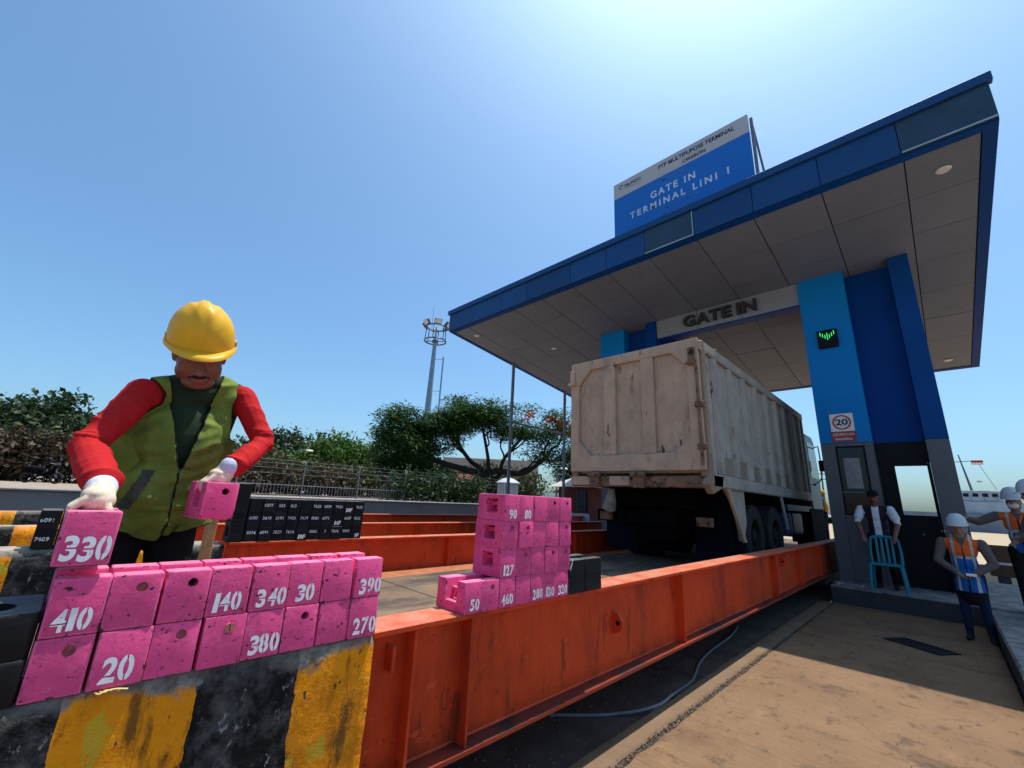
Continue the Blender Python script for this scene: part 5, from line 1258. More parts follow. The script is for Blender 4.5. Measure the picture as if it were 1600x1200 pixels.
# ------------------------------------------------------------------ vegetation and background
def leaf_mat(name, lo, hi, trans=.25):
    m = bpy.data.materials.new(name); m.use_nodes = True; nt = m.node_tree; b = nt.nodes['Principled BSDF']
    at = N(nt, 'ShaderNodeAttribute'); at.attribute_name = 'tint'
    c = mixc(nt, at.outputs['Fac'], lo, hi); nt.links.new(c, b.inputs['Base Color']); b.inputs['Roughness'].default_value = .6; b.inputs['Specular IOR Level'].default_value = .25
    tl = N(nt, 'ShaderNodeBsdfTranslucent'); nt.links.new(c, tl.inputs[0]); mx = N(nt, 'ShaderNodeMixShader'); mx.inputs[0].default_value = trans
    nt.links.new(b.outputs[0], mx.inputs[1]); nt.links.new(tl.outputs[0], mx.inputs[2]); nt.links.new(mx.outputs[0], nt.nodes['Material Output'].inputs[0]); return m
lf_flame = leaf_mat('leaves_flame_tree', (.012, .036, .014), (.075, .175, .035))
lf_dark = leaf_mat('leaves_dark', (.014, .030, .013), (.055, .095, .032))
lf_green = leaf_mat('leaves_fresh_green', (.020, .060, .010), (.085, .175, .022))
lf_olive = leaf_mat('leaves_olive', (.025, .036, .012), (.10, .105, .030))
lf_dry = leaf_mat('leaves_dry_brown', (.030, .022, .016), (.105, .075, .045), .15)
lf_red = leaf_mat('flame_blossom', (.45, .06, .015), (.70, .12, .03), .2)
m_bark = Mat('bark', (.045, .034, .028), .9, var=.35, vs=5).bump(12, .8, .03).done()
m_bark2 = Mat('bark_dark', (.022, .018, .016), .9, var=.35, vs=5).bump(12, .8, .03).done()
RNG = np.random.RandomState(11)
def leaves(name, blobs, size, mat, parent, clump=.4, per=14, flat=.0, kind='stuff', aspect=.45, fill=.5):
    """leaf-sized faces in loose clumps through the blobs (cx, cy, cz, rx, ry, rz, n leaves)"""
    Vs = []; Ti = []
    for cx, cy, cz, rx, ry, rz, n in blobs:
        nc = max(1, int(n/per)); d = RNG.normal(size=(nc, 3)); d /= np.linalg.norm(d, axis=1)[:, None]
        rad = RNG.uniform(fill, 1.0, nc)**.6*(1+.16*np.sin(d[:, 0]*5+cx)*np.cos(d[:, 1]*4+cy)+RNG.normal(0, .07, nc))
        c = np.array([cx, cy, cz])+d*rad[:, None]*np.array([rx, ry, rz])
        tc = RNG.uniform(0, 1, nc)
        cc = np.repeat(c, per, 0); k = len(cc)
        off = RNG.normal(size=(k, 3))*clump*np.array([1, 1, .45 if flat else .8])
        p = cc+off
        nrm = RNG.normal(size=(k, 3))*(1-flat*.75); nrm[:, 2] += .7+flat*1.4; nrm /= np.linalg.norm(nrm, axis=1)[:, None]
        u = np.cross(nrm, RNG.normal(size=(k, 3))); u /= np.linalg.norm(u, axis=1)[:, None]; w = np.cross(nrm, u)
        s = (size*RNG.uniform(.6, 1.35, k))[:, None]
        dr = np.array([0, 0, -.35])*s*.6
        q = np.stack([p-u*s, p+w*s*aspect, p+u*s+dr, p-w*s*aspect], 1); Vs.append(q.reshape(-1, 3)); Ti.append(np.clip(np.repeat(tc, per)*.7+RNG.uniform(-.15, .45, k), 0, 1))
    V = np.concatenate(Vs).astype(np.float32); T = np.concatenate(Ti).astype(np.float32); nq = len(T)
    o_ = org(parent) if parent is not None else Vector((0, 0, 0)); V -= np.array(o_, np.float32)
    me = bpy.data.meshes.new(name); me.vertices.add(nq*4); me.vertices.foreach_set('co', V.ravel()); me.loops.add(nq*4); me.loops.foreach_set('vertex_index', np.arange(nq*4, dtype=np.int32))
    me.polygons.add(nq); me.polygons.foreach_set('loop_start', np.arange(0, nq*4, 4, dtype=np.int32)); me.update(calc_edges=True)
    a = me.attributes.new('tint', 'FLOAT', 'FACE'); a.data.foreach_set('value', T); me.materials.append(mat)
    o = bpy.data.objects.new(name, me); COL.objects.link(o)
    if parent is not None: o.parent = parent
    if kind: o['kind'] = kind
    return o
def limbs(parent, base, top, r, spread, n, mat, seed=0, name='trunk'):
    rr = random.Random(seed); b = MB(); base = Vector(base); top = Vector(top)
    b.tube(smooth_path([base, base.lerp(top, .5)+Vector((rr.uniform(-.2, .2), rr.uniform(-.2, .2), 0)), top], 4), [r*(1-.5*i/8) for i in range(9)], 9)
    for k in range(n):
        a = 2*PI*k/n+rr.uniform(-.4, .4); e = top+Vector((math.cos(a)*spread*rr.uniform(.6, 1), math.sin(a)*spread*rr.uniform(.6, 1), spread*rr.uniform(.3, .9)))
        st = base.lerp(top, rr.uniform(.7, 1)); m_ = st.lerp(e, .5)+Vector((rr.uniform(-.3, .3), rr.uniform(-.3, .3), -.1*spread))
        pts = smooth_path([st, m_, e], 4); b.tube(pts, [r*.5*(1-.8*i/(len(pts)-1)) for i in range(len(pts))], 7)
    return b.build(name, mat, parent, smooth=True)
def tree(label, base, h, blobs, size, mat, r=.2, spread=2.0, nl=5, seed=0, bark=None, group=None, **k):
    t = thing('tree', label, 'tree', base, group); cz = sum(b[2] for b in blobs)/len(blobs)
    limbs(t, base, (base[0], base[1], max(base[2]+.5, base[2]+h*.45)), r, spread, nl, bark or m_bark2, seed)
    leaves('crown', blobs, size, mat, t, **k); return t
# raised verge behind the grey wall
b = MB(); b.box(-13.35, -13.0, -14, 40, -.05, 1.20); b2 = MB()
w_ = thing('boundary_wall', 'low grey retaining wall running behind both weighbridges', 'wall', (-13.2, 10, 0)); b.build('wall_body', m_greywall, w_, bevel=.015)
b2.box(-13.42, -12.95, -14, 40, 1.202, 1.25); b2.build('coping', m_greywall, w_, bevel=.012)
v = MB(); v.add([(-400, -200, 1.14), (-13.36, -200, 1.14), (-13.36, 300, 1.14), (-400, 300, 1.14)], [(0, 1, 2, 3)]); struct(v, 'verge_ground', m_verge)
# flame tree
FT = (-22.9, 21.0, 1.14); ft = thing('tree', 'spreading flame tree with crooked dark limbs and orange blossom behind the wall', 'tree', FT)
b = MB(); fork = Vector((-22.75, 20.7, 2.9))
b.tube(smooth_path([Vector(FT), (-22.85, 20.9, 2.0), fork], 4), [.42-.012*i for i in range(9)], 10)
rr = random.Random(5)
def limb(b, p, e, r0, depth, tips):
    """one crooked limb that forks towards its end"""
    p = Vector(p); e = Vector(e); d = e-p; L_ = d.length
    pts = smooth_path([p]+[p+d*t+Vector((rr.gauss(0, .09), rr.gauss(0, .09), rr.gauss(0, .06)-.10*math.sin(PI*t)))*L_*.7 for t in (.3, .6)]+[e], 5)
    r1 = r0*.55; b.tube(pts, [r0+(r1-r0)*k/(len(pts)-1) for k in range(len(pts))], 7 if depth else 5)
    if depth == 0: tips.append(e); return
    for k in range(3 if depth > 1 else 4):
        st = pts[min(len(pts)-1, int(len(pts)*rr.uniform(.6, 1.0)))]
        dd = (d.normalized()*.75+Vector((rr.uniform(-.8, .8), rr.uniform(-.8, .8), rr.uniform(.0, .75)))).normalized()
        limb(b, st, st+dd*L_*rr.uniform(.38, .6), r1*.75, depth-1, tips)
tips = []
mains = [((-26.0, 16.6, 4.9), .27), ((-24.6, 18.4, 6.0), .22), ((-22.9, 20.0, 6.4), .17), ((-20.8, 22.2, 6.0), .19), ((-19.4, 23.2, 4.5), .25)]
for e, r_ in mains: limb(b, fork+Vector((rr.uniform(-.1, .1), rr.uniform(-.1, .1), rr.uniform(-.25, .1))), e, r_, 2, tips)
b.build('trunk', m_bark2, ft, smooth=True)
cl = []
for e in tips:
    far_ = (e.x+27.5)/10                                           # thins out towards the truck
    n_ = int(1050*max(.22, 1-far_*1.15)); cl.append((e.x, e.y, e.z+.1, 1.05, 1.05, .42, n_))
cl += [(-26.2, 16.9, 4.3, 1.5, 1.5, 1.0, 2600), (-25.0, 18.0, 5.4, 1.6, 1.6, .9, 2600), (-23.9, 19.2, 6.5, 1.5, 1.5, .7, 1700), (-22.8, 20.4, 7.2, 1.4, 1.4, .6, 1000), (-20.0, 22.6, 6.3, 1.7, 1.7, .9, 800), (-18.5, 24.0, 5.7, 1.6, 1.6, 1.0, 1200), (-19.2, 23.6, 4.4, 1.3, 1.3, .7, 900), (-27.4, 15.4, 4.3, 1.4, 1.4, 1.1, 3200), (-26.6, 16.4, 5.5, 1.7, 1.7, 1.0, 3600), (-25.4, 17.4, 6.5, 1.7, 1.7, .8, 2800), (-24.2, 18.6, 7.4, 1.5, 1.5, .55, 1500), (-25.6, 16.3, 4.6, 1.5, 1.5, .9, 2600), (-22.6, 20.2, 8.0, 1.3, 1.3, .45, 700), (-20.6, 22.0, 7.9, 1.3, 1.3, .4, 420), (-18.9, 23.4, 7.2, 1.3, 1.3, .45, 380), (-18.2, 25.2, 3.8, 1.7, 1.7, 1.4, 4200), (-17.6, 26.0, 5.2, 1.6, 1.6, 1.1, 1600)]
leaves('crown', cl, .125, lf_flame, ft, .30, 14, .5, aspect=.36)
leaves('blossom', [(-20.6, 22.3, 7.4, .5, .5, .25, 60), (-18.9, 23.2, 7.0, .5, .5, .35, 120), (-18.1, 23.6, 6.7, .45, .45, .3, 110), (-17.8, 24.2, 6.1, .5, .5, .3, 70)], .12, lf_red, ft, .16, 10, aspect=.7)
# other trees, left to right
tree('dense round tree rising over the hedge at the left edge', (-47.5, -3.6, 1.1), 6, [(-47.8, -2.6, 4.9, 3.6, 3.6, 1.8, 4600), (-46.8, -5.4, 4.0, 3.2, 2.8, 1.4, 2400), (-48.3, .4, 4.6, 2.6, 2.2, 1.5, 1800), (-47.8, -1.9, 7.2, .8, .8, .5, 240)], .26, lf_dark, .3, 3.2, 6, 2, clump=.5)
tree('pale feathery tree at the far left behind the hedge', (-50, -10.5, 1.1), 5, [(-50, -10.2, 4.0, 3.6, 3.4, 1.6, 2600)], .26, lf_olive, .2, 2, 5, 4, clump=.6)
tree('broad dark tree seen past the worker\'s raised elbow', (-49, 15.0, 1.1), 6, [(-49, 15.0, 5.3, 2.6, 2.7, 1.9, 2800), (-50, 12.4, 4.3, 3.0, 2.6, 1.9, 2400), (-48.5, 17.6, 4.3, 2.0, 2.0, 1.5, 1400)], .25, lf_dark, .25, 2.4, 6, 5, clump=.55)
tree('bright green bushy tree behind the minibus', (-38.5, 16.6, 1.1), 5, [(-38.3, 16.0, 4.6, 2.3, 2.2, 1.7, 3600), (-37.3, 18.6, 4.2, 1.9, 1.9, 1.5, 2400), (-38.6, 14.0, 3.4, 1.9, 1.8, 1.3, 1800), (-36.8, 20.6, 3.2, 1.7, 1.7, 1.2, 1300)], .20, lf_green, .2, 1.8, 6, 6, clump=.42)
tree('thin grey-green tree beside the red pyramid roof', (-34.5, 21.0, 1.1), 4.6, [(-34.5, 21.0, 4.0, 1.3, 1.4, 1.3, 700), (-33.6, 22.8, 3.5, 1.2, 1.3, 1.1, 900)], .19, lf_olive, .14, 1.3, 5, 7, clump=.45)
tree('dark shrubby tree at the foot of the light mast', (-28.8, 17.0, 1.1), 3.4, [(-28.6, 17.0, 3.0, 1.9, 1.9, 1.4, 3000), (-27.2, 18.8, 2.6, 1.6, 1.8, 1.1, 2200)], .17, lf_dark, .16, 1.2, 5, 8, clump=.4)
tree('olive tree with yellowish leaves under the flame tree limbs', (-25.5, 24.2, 1.1), 3, [(-25.6, 24.0, 2.7, 1.6, 1.6, 1.0, 1500), (-23.9, 26.0, 2.6, 1.5, 1.5, 1.0, 1400)], .17, lf_olive, .12, 1.1, 5, 9, clump=.4)
tree('dark tree filling the gap left of the truck body', (-18.3, 27.6, 1.1), 4.4, [(-18.3, 27.4, 3.3, 1.9, 1.9, 1.6, 3400), (-16.6, 29.0, 3.4, 1.8, 1.8, 1.7, 2600)], .17, lf_dark, .2, 1.5, 5, 10, clump=.42)
tree('leafy shrub tree covering the lower wall of the grey gabled house', (-36.5, 32.5, 1.1), 3.4, [(-36.5, 32.4, 3.2, 2.6, 2.6, 1.7, 3400), (-33.6, 34.0, 2.9, 2.2, 2.2, 1.5, 2600), (-39.0, 30.5, 3.0, 2.0, 2.0, 1.5, 2000)], .2, lf_olive, .16, 1.4, 5, 13, clump=.45)
def hedge(label, cells, mat, size, nm='hedge'):
    t = thing(nm, label, 'hedge', (cells[0][0], cells[0][1], 1.1)); b = MB(); rr = random.Random(len(cells))
    for c in cells:
        for q in range(4):
            x = c[0]+rr.uniform(-.6, .6)*c[3]; y = c[1]+rr.uniform(-.6, .6)*c[4]
            b.tube([(x, y, 1.1), (x+rr.uniform(-.3, .3), y+rr.uniform(-.3, .3), c[2]+c[5]*.6)], [.035, .012], 5)
    b.build('stem', m_bark2, t, kind='stuff'); leaves('foliage', cells, size, mat, t, .34, 14); return t
hedge('tall dry brown hedge along the far road at the left edge', [(-38.2, y, 2.55, 1.0, 1.15, 1.45, 1500) for y in np.arange(-9.5, 9.5, 1.7)], lf_dry, .17)
hedge('olive green band of scrub above the dry hedge', [(-40.6, y, 3.4+.35*math.sin(y*1.3), 1.2, 1.3, .8, 900) for y in np.arange(-10, 11, 1.9)], lf_olive, .2)
hedge('dusty green bushes growing along the fence behind the black weights', [(-24.0+.02*y, y, 2.0+.25*math.sin(y*2.1), .8, .95, .95, 1000) for y in np.arange(3.0, 12.6, 1.25)], lf_olive, .13)
hedge('dry creepers tangled on the fence between the bushes', [(-22.6, y, 1.95, .5, .9, .55, 420) for y in np.arange(2.5, 11.5, 1.5)], lf_dry, .12)
hedge('dark ivy covering the fence in front of the light mast', [(-20.6+.1*(y-13), y, 1.85+.1*math.sin(y*3), .42, .8, .62, 1100) for y in np.arange(12.3, 17.5, .95)], lf_dark, .11)
# fence
fn = thing('fence', 'thin wire and picket fence along the top of the verge', 'fence', (-20.2, 12, 1.14))
pk = MB()
for k in range(150):
    y = 2.0+.14*k; h_ = 1.75 if k % 2 else 1.62; pk.box(-20.21, -20.195, y-.009, y+.009, 1.14, h_+.05)
pk.build('picket', m_steel, fn, fix=False, kind='stuff')
for k in range(9):
    y = 2.0+2.6*k; b = MB(); b.tube([(-20.2, y, 1.14), (-20.2, y, 2.55)], .028, 8); b.tube([(-20.2, y, 2.55), (-20.32, y, 2.72)], .022, 8); b.build('fence_post', m_steel, fn)
for z, r_ in ((1.22, .014), (1.62, .014), (2.1, .006), (2.32, .006), (2.52, .006), (2.68, .006)):
    b = MB(); b.tube([(-20.2-(.1 if z > 2.6 else 0), 2, z), (-20.2-(.1 if z > 2.6 else 0), 22.8, z)], r_, 6); b.build('fence_wire', m_steel, fn)
# light mast
ms_ = thing('light_mast', 'tall grey floodlight mast with a ring of lamps and a ladder', 'lamp post', (-36.3, 24.0, 1.14))
b = MB(); b.tube([(-36.3, 24.0, 1.14), (-36.3, 24.0, 9), (-36.2, 24.0, 17.5)], [.42, .34, .20], 16); b.build('pole', m_mast, ms_, smooth=True)
mx_, my_ = -36.2, 24.0
def ringtube(mb, z, r, t_, n=40): 
    mb.tube([(mx_+r*math.cos(2*PI*k/n), my_+r*math.sin(2*PI*k/n), z) for k in range(n+1)], t_, 6)
for z, r_ in ((17.55, 1.15), (19.15, 1.05)):
    b = MB(); ringtube(b, z, r_, .075); b.build('ring', m_mastdark, ms_, smooth=True)
b = MB()
b.cyl((mx_, my_, 17.5), 'z', .34, .2, 16); b.build('hub', m_mastdark, ms_)
for k in range(4):
    a = PI/4+k*PI/2; b = MB(); b.tube([(mx_+.2*math.cos(a), my_+.2*math.sin(a), 17.52), (mx_+1.15*math.cos(a), my_+1.15*math.sin(a), 17.55)], .05, 6); b.build('spoke', m_mastdark, ms_)
for k in range(6):
    a = k*PI/3+.2; b = MB(); b.tube([(mx_+1.13*math.cos(a), my_+1.13*math.sin(a), 17.55), (mx_+1.05*math.cos(a), my_+1.05*math.sin(a), 19.2)], .05, 6); b.build('stanchion', m_mastdark, ms_)
b = MB(); b.tube([(mx_, my_, 17.5), (mx_, my_, 19.15)], .10, 10); b.build('core', m_mast, ms_)
for k in range(6):
    a = k*PI/3+.55; c_ = Vector((mx_+1.3*math.cos(a), my_+1.3*math.sin(a), 19.4)); rt = Matrix.Rotation(a, 3, 'Z') @ Matrix.Rotation(R(35), 3, 'Y')
    b = MB(); b.box(-.16, .16, -.38, .38, -.28, .28); b.v = [tuple(c_+rt @ Vector(p)) for p in b.v]; fl = b.build('floodlight', m_mastdark, ms_, bevel=.04)
    b = MB(); b.box(.162, .17, -.32, .32, -.23, .23); b.v = [tuple(c_+rt @ Vector(p)) for p in b.v]; b.build('lens', m_lamp, fl)
    b = MB(); b.tube([(mx_+1.05*math.cos(a), my_+1.05*math.sin(a), 19.15), c_], .05, 6); b.build('bracket', m_mastdark, fl)
b = MB(); b.tube([(mx_-.3, my_-.4, 19.2), (mx_-.3, my_-.4, 21.6)], [.03, .012], 6); b.build('lightning_rod', m_mastdark, ms_)
lx, ly = -36.0+.55, 24.0+.75
for s_ in (-.22, .22):
    b = MB(); b.tube([(lx-s_*.7, ly+s_*.7, 1.14), (lx-s_*.7, ly+s_*.7, 15.8)], .045, 6); b.build('ladder_rail', m_mast, ms_)
for k in range(36):
    z = 1.5+.4*k; b = MB(); b.tube([(lx-.155, ly+.155, z), (lx+.155, ly-.155, z)], .03, 5); b.build('ladder_rung', m_mast, ms_)
for z in (4, 8, 12, 15.5): 
    b = MB(); b.tube([(mx_, my_, z), (lx, ly, z)], .03, 6); b.build('ladder_tie', m_mast, ms_)
def street_lamp(label, x, y, h, dx, dy, l):
    t = thing('street_lamp', label, 'street lamp', (x, y, 1.14)); b = MB(); b.tube([(x, y, 1.14), (x, y, 1.14+h*.8)], [.06, .04], 8)
    b.tube(smooth_path([(x, y, 1.14+h*.8), (x+dx*.25, y+dy*.25, 1.14+h*.97), (x+dx, y+dy, 1.14+h)], 4), .035, 7); b.build('pole', m_steel, t, smooth=True)
    b = MB(); b.sphere((x+dx, y+dy, 1.14+h-.03), (.16, .28, .07), 12, 8); b.build('lamp_head', m_white, t, smooth=True); return t
street_lamp('slim street lamp with a curved arm between the trees behind the fence', -32.8, 10.7, 3.1, .5, .9, 1)
street_lamp('small white curved lamp left of the truck tailgate', -15.3, 19.2, 2.2, .25, .35, 1)
# minibus beyond the fence
bus = thing('minibus', 'dark maroon minibus parked beyond the fence', 'minibus', (-25.3, 13.1, 1.14)); ba = math.atan2(14.33-11.77, -23.9+26.5)
bM = Matrix.Translation(V3(-25.3, 13.1, .62)) @ Matrix.Rotation(ba, 4, 'Z')
m_maroon = Mat('maroon_paint', (.075, .022, .028), .3).done()
def bb_(name, mat, f, par, bevel=0, seg=1):
    b = MB(); f(b); b.v = [tuple(bM @ Vector(p)) for p in b.v]; return b.build(name, mat, par, bevel=bevel, seg=seg)
bd = bb_('body', m_maroon, lambda b: b.prism([(-2.05, .35), (2.1, .35), (2.15, 1.1), (1.75, 1.22), (1.1, 1.88), (-1.95, 1.92), (-2.1, 1.2)], 'y', -.85, .85), bus, .07, 2)
for i, (x0, x1) in enumerate(((-1.85, -.85), (-.78, .12), (.19, .95))):
    bb_('side_window', m_glass, lambda b: b.prism([(x0, 1.22), (x1+(.25 if i == 2 else 0), 1.22), (x1, 1.75), (x0, 1.75)], 'y', -.86, -.852), bd)
bb_('windscreen', Mat('screen_sky', (.10, .14, .16), .1).done(), lambda b: b.add([(1.76, -.74, 1.24), (1.76, .74, 1.24), (1.16, .68, 1.85), (1.16, -.68, 1.85)], [(0, 1, 2, 3)]), bd)
bb_('roof_rim', Mat('roof_pale', (.40, .36, .36), .4).done(), lambda b: b.box(-1.9, 1.05, -.78, .78, 1.925, 1.95), bus)
for x in (-1.35, 1.35):
    for y in (-.80, .80): bb_('wheel', m_tyre, lambda b: b.cyl((x, y, .32), 'y', .32, .2, 20), bus)
# motorcycles by the dry hedge
def motorcycle(label, x, y, a, blue):
    t = thing('motorcycle', label, 'motorcycle', (x, y, 1.14), 'motorcycles parked by the hedge'); M_ = Matrix.Translation(V3(x, y, 1.14)) @ Matrix.Rotation(a, 4, 'Z')
    def pt(name, f, m, bv=0):
        b = MB(); f(b); b.v = [tuple(M_ @ Vector(p)) for p in b.v]; return b.build(name, m, t, bevel=bv, smooth=True)
    for xx in (-.6, .62): pt('wheel', lambda b: b.lathe((xx, 0, .29), 'y', [(-.04, .20), (-.05, .26), (0, .29), (.05, .26), (.04, .20), (-.04, .20)], 24), m_tyre)
    pt('body', lambda b: (b.tube([(-.75, 0, .62), (-.3, 0, .60), (.1, 0, .45), (.4, 0, .62), (.5, 0, .9)], [.10, .14, .12, .12, .08], 10)), m_chassis)
    pt('seat', lambda b: b.tube([(-.75, 0, .78), (-.3, 0, .76), (.05, 0, .72)], [.08, .11, .09], 10), m_black)
    pt('fork', lambda b: b.tube([(.62, 0, .29), (.48, 0, .95)], .035, 8), m_steel)
    pt('handlebar', lambda b: b.tube([(.40, -.36, 1.02), (.50, -.1, .98), (.50, .1, .98), (.40, .36, 1.02)], .02, 7), m_steel)
    pt('headlight', lambda b: b.sphere((.56, 0, .92), (.09, .12, .10), 12, 8), m_blackpanel)
    for s_ in (-1, 1): pt('mirror', lambda b: (b.tube([(.42, s_*.25, 1.0), (.38, s_*.34, 1.2)], .01, 5), b.sphere((.38, s_*.36, 1.24), (.03, .10, .065), 10, 8)), m_tank if not blue else Mat('mirror_blue', (.10, .40, .60), .2).done())
motorcycle('motorcycle with pale blue mirrors parked by the dry hedge at the far left', -32.5, -3.4, R(70), True); motorcycle('dark motorcycle parked by the dry hedge behind the worker\'s arm', -32.5, -1.2, R(60), False)
# houses
def house(label, c, a, w, d, h, rh, mw_, mr, hip=False):
    t = thing('house', label, 'house', (c[0], c[1], 1.1)); M_ = Matrix.Translation(V3(c[0], c[1], 1.1)) @ Matrix.Rotation(a, 4, 'Z')
    def pt(name, f, m, par=None):
        b = MB(); f(b); b.v = [tuple(M_ @ Vector(p)) for p in b.v]; return b.build(name, m, par or t)
    wl_ = pt('wall', lambda b: b.box(-w/2, w/2, -d/2, d/2, 0, h), mw_)
    e = .35
    if hip: pt('roof', lambda b: b.add([(-w/2-e, -d/2-e, h), (w/2+e, -d/2-e, h), (w/2+e, d/2+e, h), (-w/2-e, d/2+e, h), (0, 0, h+rh)], [(0, 1, 4), (1, 2, 4), (2, 3, 4), (3, 0, 4), (3, 2, 1, 0)]), mr)
    else:
        pt('gable', lambda b: b.prism([(-d/2, h), (d/2, h), (0, h+rh)], 'x', -w/2, w/2), mw_)
        for s_ in (-1, 1): pt('roof', lambda b: b.add([(-w/2-e, s_*(d/2+e), h-.1), (w/2+e, s_*(d/2+e), h-.1), (w/2+e, 0, h+rh+.12), (-w/2-e, 0, h+rh+.12), (-w/2-e, s_*(d/2+e), h-.0), (w/2+e, s_*(d/2+e), h-.0), (w/2+e, 0, h+rh+.22), (-w/2-e, 0, h+rh+.22)], [(0, 1, 2, 3), (4, 5, 6, 7), (0, 1, 5, 4), (1, 2, 6, 5), (2, 3, 7, 6), (3, 0, 4, 7)]), mr)
    for x in (-w*.25, w*.2):
        f = pt('window', lambda b: b.box(x-.5, x+.5, -d/2-.04, -d/2+.02, h*.42, h*.75), m_white, wl_)
    return t, pt
m_roof = Mat('roof_tile_red', (.20, .07, .05), .85, var=.25, vs=1.5).bump(9, .6, .05).done(); m_wallp = Mat('plaster_grey', (.20, .20, .215), .9, var=.15, vs=.6).done(); m_wallr = Mat('plaster_red', (.13, .035, .03), .85).done()
house('distant house with a red pyramid roof above the green tree', (-58, 28), R(40), 5.2, 5.2, 3.9, 2.8, m_wallp, m_roof, True)
house('large grey gabled house half hidden behind the flame tree', (-42, 38.5), R(42), 12, 7.5, 3.3, 1.9, Mat('house_slate', (.07, .073, .083), .9, var=.15, vs=.6).done(), Mat('roof_slate_red', (.05, .042, .042), .85, var=.2, vs=1.2).done())
house('low pale house wall seen beneath the flame tree', (-29.5, 26.8), R(50), 5, 3, 1.7, .5, m_wallp, m_wallr)
b = MB(); b.prism([(-1.0, 2.75), (1.0, 2.95), (1.0, 3.02), (-1.0, 2.82)], 'y', 25.0, 25.9); b.v = [(p[0]-27.0, p[1], p[2]) for p in b.v]
aw = thing('awning', 'small orange awning below the flame tree', 'awning', (-27.0, 25.4, 1.14)); b.build('sheet', Mat('awning_orange', (.62, .10, .02), .7).done(), aw)
for x in (-27.9, -26.1):
    b = MB(); b.tube([(x, 25.4, 1.14), (x, 25.4, 2.85)], .03, 6); b.build('pole', m_steel, aw)
# kiosk posts and tent roofed booth
kp = thing('kiosk', 'white ribbed round kiosk with a domed top behind the pink stack', 'kiosk', (-17.5, 17.5, 1.14))
b = MB(); b.lathe((-17.5, 17.5, 1.14), 'z', [(0, .55), (1.18, .55)], 28); b.build('drum', m_header, kp)
for k in range(28):
    a = 2*PI*k/28; b = MB(); b.tube([(-17.5+.56*math.cos(a), 17.5+.56*math.sin(a), 1.16), (-17.5+.56*math.cos(a), 17.5+.56*math.sin(a), 2.30)], .03, 5); b.build('rib', m_signwhite, kp)
b = MB(); b.lathe((-17.5, 17.5, 2.32), 'z', [(0, .66), (.06, .68), (.16, .55), (.30, .30), (.36, .001)], 28); b.build('dome', m_signwhite, kp, smooth=True)
bo = thing('guard_booth', 'small maroon booth with a pale tent roof and barred window beside the truck', 'booth', (-11.3, 15.8, 0))
def bp(name, m, *a, par=None):
    b = MB(); b.box(*a); return b.build(name, m, par or bo)
bp('wall', m_wallr, -12.0, -10.4, 15.2, 16.8, -.03, 2.15)
b = MB(); b.add([(-12.4, 14.85, 2.12), (-10.0, 14.85, 2.12), (-10.0, 17.1, 2.12), (-12.4, 17.1, 2.12), (-11.2, 16.0, 2.72)], [(0, 1, 4), (1, 2, 4), (2, 3, 4), (3, 0, 4), (3, 2, 1, 0)]); b.build('roof', Mat('tent_roof', (.52, .47, .42), .8).done(), bo)
w_ = bp('window', m_blackpanel, -10.98, -10.5, 15.16, 15.198, 1.15, 1.95)
for k in range(5): bp('window_bar', m_steel, -10.96+.10*k, -10.94+.10*k, 15.13, 15.155, 1.15, 1.95, par=w_)
bp('base_wall', m_signwhite, -12.05, -10.35, 15.1, 15.16, -.03, 1.05)
dg_ = thing('dark_shed', 'low dark lean-to roof left of the guard booth', 'shed', (-14.5, 20.0, 0))
b = MB(); b.add([(-17.2, 21.2, 2.0), (-12.6, 18.8, 2.55), (-11.9, 20.3, 2.55), (-16.4, 22.8, 2.0), (-17.2, 21.2, 2.08), (-12.6, 18.8, 2.63), (-11.9, 20.3, 2.63), (-16.4, 22.8, 2.08)], [(3, 2, 1, 0), (4, 5, 6, 7), (0, 1, 5, 4), (1, 2, 6, 5), (2, 3, 7, 6), (3, 0, 4, 7)]); b.build('roof', m_conc_dark, dg_)
for p in ((-17.0, 21.3), (-12.7, 19.0), (-12.1, 20.1), (-16.4, 22.5)):
    b = MB(); b.tube([(*p, -.03), (*p, 2.1)], .05, 6); b.build('post', m_steel, dg_)
b = MB(); b.prism([(19.0, .0), (21.0, .0), (21.0, 2.1), (19.0, 2.4)], 'x', -14.9, -14.8); b.build('wall', m_wallr, dg_)
# wooden stake beside the worker
st = MB(); st.box(-3.63, -3.57, .70, .76, .3, 1.36); tag(st.build('wooden_stake', Mat('stake_wood', (.42, .20, .09), .7, var=.3, vs=20).done(), bevel=.006), 'bare wooden stake standing between the worker and the black weights', 'stake')
# right-hand background: low brown barrier, ship, cargo, poles
bw = thing('guard_rail', 'dusty brown steel barrier with a white line beyond the gate island', 'barrier', (6, 15.5, 0))
m_brown = Mat('barrier_brown', (.13, .075, .05), .8, var=.25, vs=2).done()
for x0 in (.62, 3.64, 6.66, 9.68):
    b = MB(); b.box(x0, x0+3.0, 15.4, 15.6, .30, .98); b.build('barrier_panel', m_brown, bw, bevel=.01)
    b = MB(); b.box(x0, x0+3.0, 15.385, 15.398, .56, .61); b.build('white_line', m_white, bw)
    b = MB(); b.box(x0+.1, x0+.3, 15.42, 15.58, -.03, .30); b.build('barrier_foot', m_conc_dark, bw)
sh = thing('cargo_ship', 'moored ship with a dark hull, pale deckhouse and signal mast across the quay', 'ship', (8, 98, 0))
b = MB(); b.prism([(-4, 95.5), (22, 95), (26, 98), (22, 101), (-4, 100.5), (-5, 98)], 'z', -.5, 2.6); b.build('hull', Mat('hull_hazed', (.17, .21, .26), .6, var=.3, vs=.4).done(), sh)  # dark hull colour lifted towards the sky, distance haze painted in
def sb(n, m, *a): b = MB(); b.box(*a); return b.build(n, m, sh, bevel=.05)
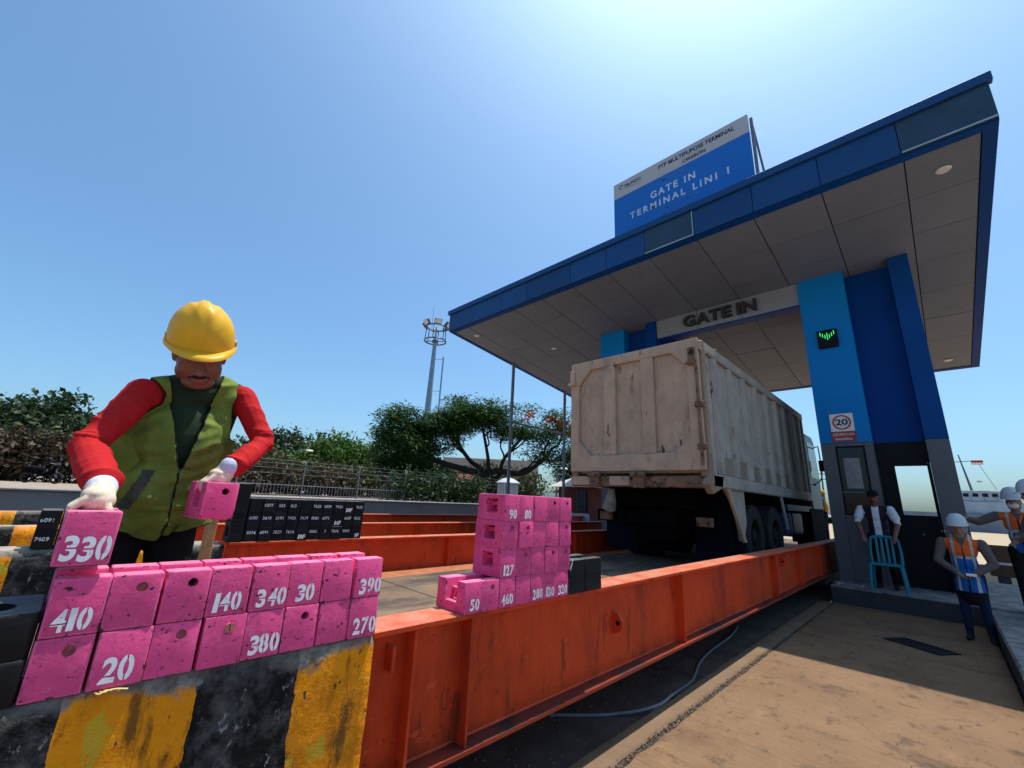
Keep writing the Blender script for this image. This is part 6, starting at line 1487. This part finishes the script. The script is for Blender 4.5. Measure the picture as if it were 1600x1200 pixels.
m_ship = Mat('ship_white_hazed', (.34, .42, .50), .6, var=.2, vs=.5).done()  # white faded to blue-grey, the haze is part of this colour
sb('deckhouse', m_ship, 1.0, 9.0, 96, 100, 2.62, 4.4); dk = sb('bridge', m_ship, 1.6, 7.0, 96.3, 99.7, 4.42, 6.0); sb('upper_deck', m_ship, .6, 8.4, 95.8, 100.1, 4.40, 4.52) if False else None
for k in range(5): sb('cabin_window', m_blackpanel, 1.9+1.0*k, 2.5+1.0*k, 96.22, 96.29, 5.1, 5.6)
for k in range(6): sb('deck_rail', m_steel, 1.1+1.3*k, 1.16+1.3*k, 95.9, 95.96, 4.41, 5.3)
b = MB(); b.tube([(4.0, 97.5, 6.0), (3.4, 97.5, 11.6)], [.16, .07], 8); b.build('mast', m_mastdark, sh)
b = MB(); b.tube([(1.9, 97.5, 10.4), (5.2, 97.5, 10.6)], .06, 6); b.tube([(5.2, 97.5, 10.6), (6.6, 97.5, 6.2)], .03, 5); b.tube([(1.9, 97.5, 10.4), (2.5, 97.5, 9.0)], .05, 5); b.build('yard_arm', m_mastdark, sh)
fg = sb('flag', m_white, 4.6, 5.9, 97.4, 97.43, 9.95, 10.3); b = MB(); b.box(4.6, 5.9, 97.4, 97.43, 10.303, 10.65); b.build('flag_red', m_red, fg)
for k, (x, z0, z1) in enumerate(((2.3, 8.2, 9.0), (2.0, 7.2, 7.5), (5.0, 7.3, 7.6))): sb('lantern', m_ship, x-.25, x+.25, 97.3, 97.7, z0, z1)
sb('bow_crane', m_ship, 14, 15, 97, 98.5, 2.6, 6.5); sb('hatch', m_mastdark, 10, 20, 96.5, 99.5, 2.62, 3.4)
tp = thing('covered_cargo', 'pale tarpaulin covered cargo heap on the sunny quay', 'cargo', (4.6, 42, 0))
b = MB(); b.prism([(2.9, -.02), (3.2, .75), (4.6, 1.25), (6.2, 1.2), (7.4, .6), (7.8, -.02)], 'y', 40.5, 43.5); b.build('tarpaulin', Mat('tarp_white', (.62, .64, .66), .7, var=.15, vs=1.2).bump(2, .6, .15).done(), tp, bevel=.12, seg=2)
up = thing('utility_pole', 'distant thin pole with crossarms seen between the truck and the pier', 'pole', (-6.35, 41, 0))
b = MB(); b.tube([(-6.35, 41, -.03), (-6.2, 41, 5.0)], [.09, .05], 8); b.build('pole', m_mastdark, up)
for z in (4.1, 4.5):
    b = MB(); b.box(-6.62, -5.85, 40.96, 41.04, z, z+.06); b.build('crossarm', m_mastdark, up)
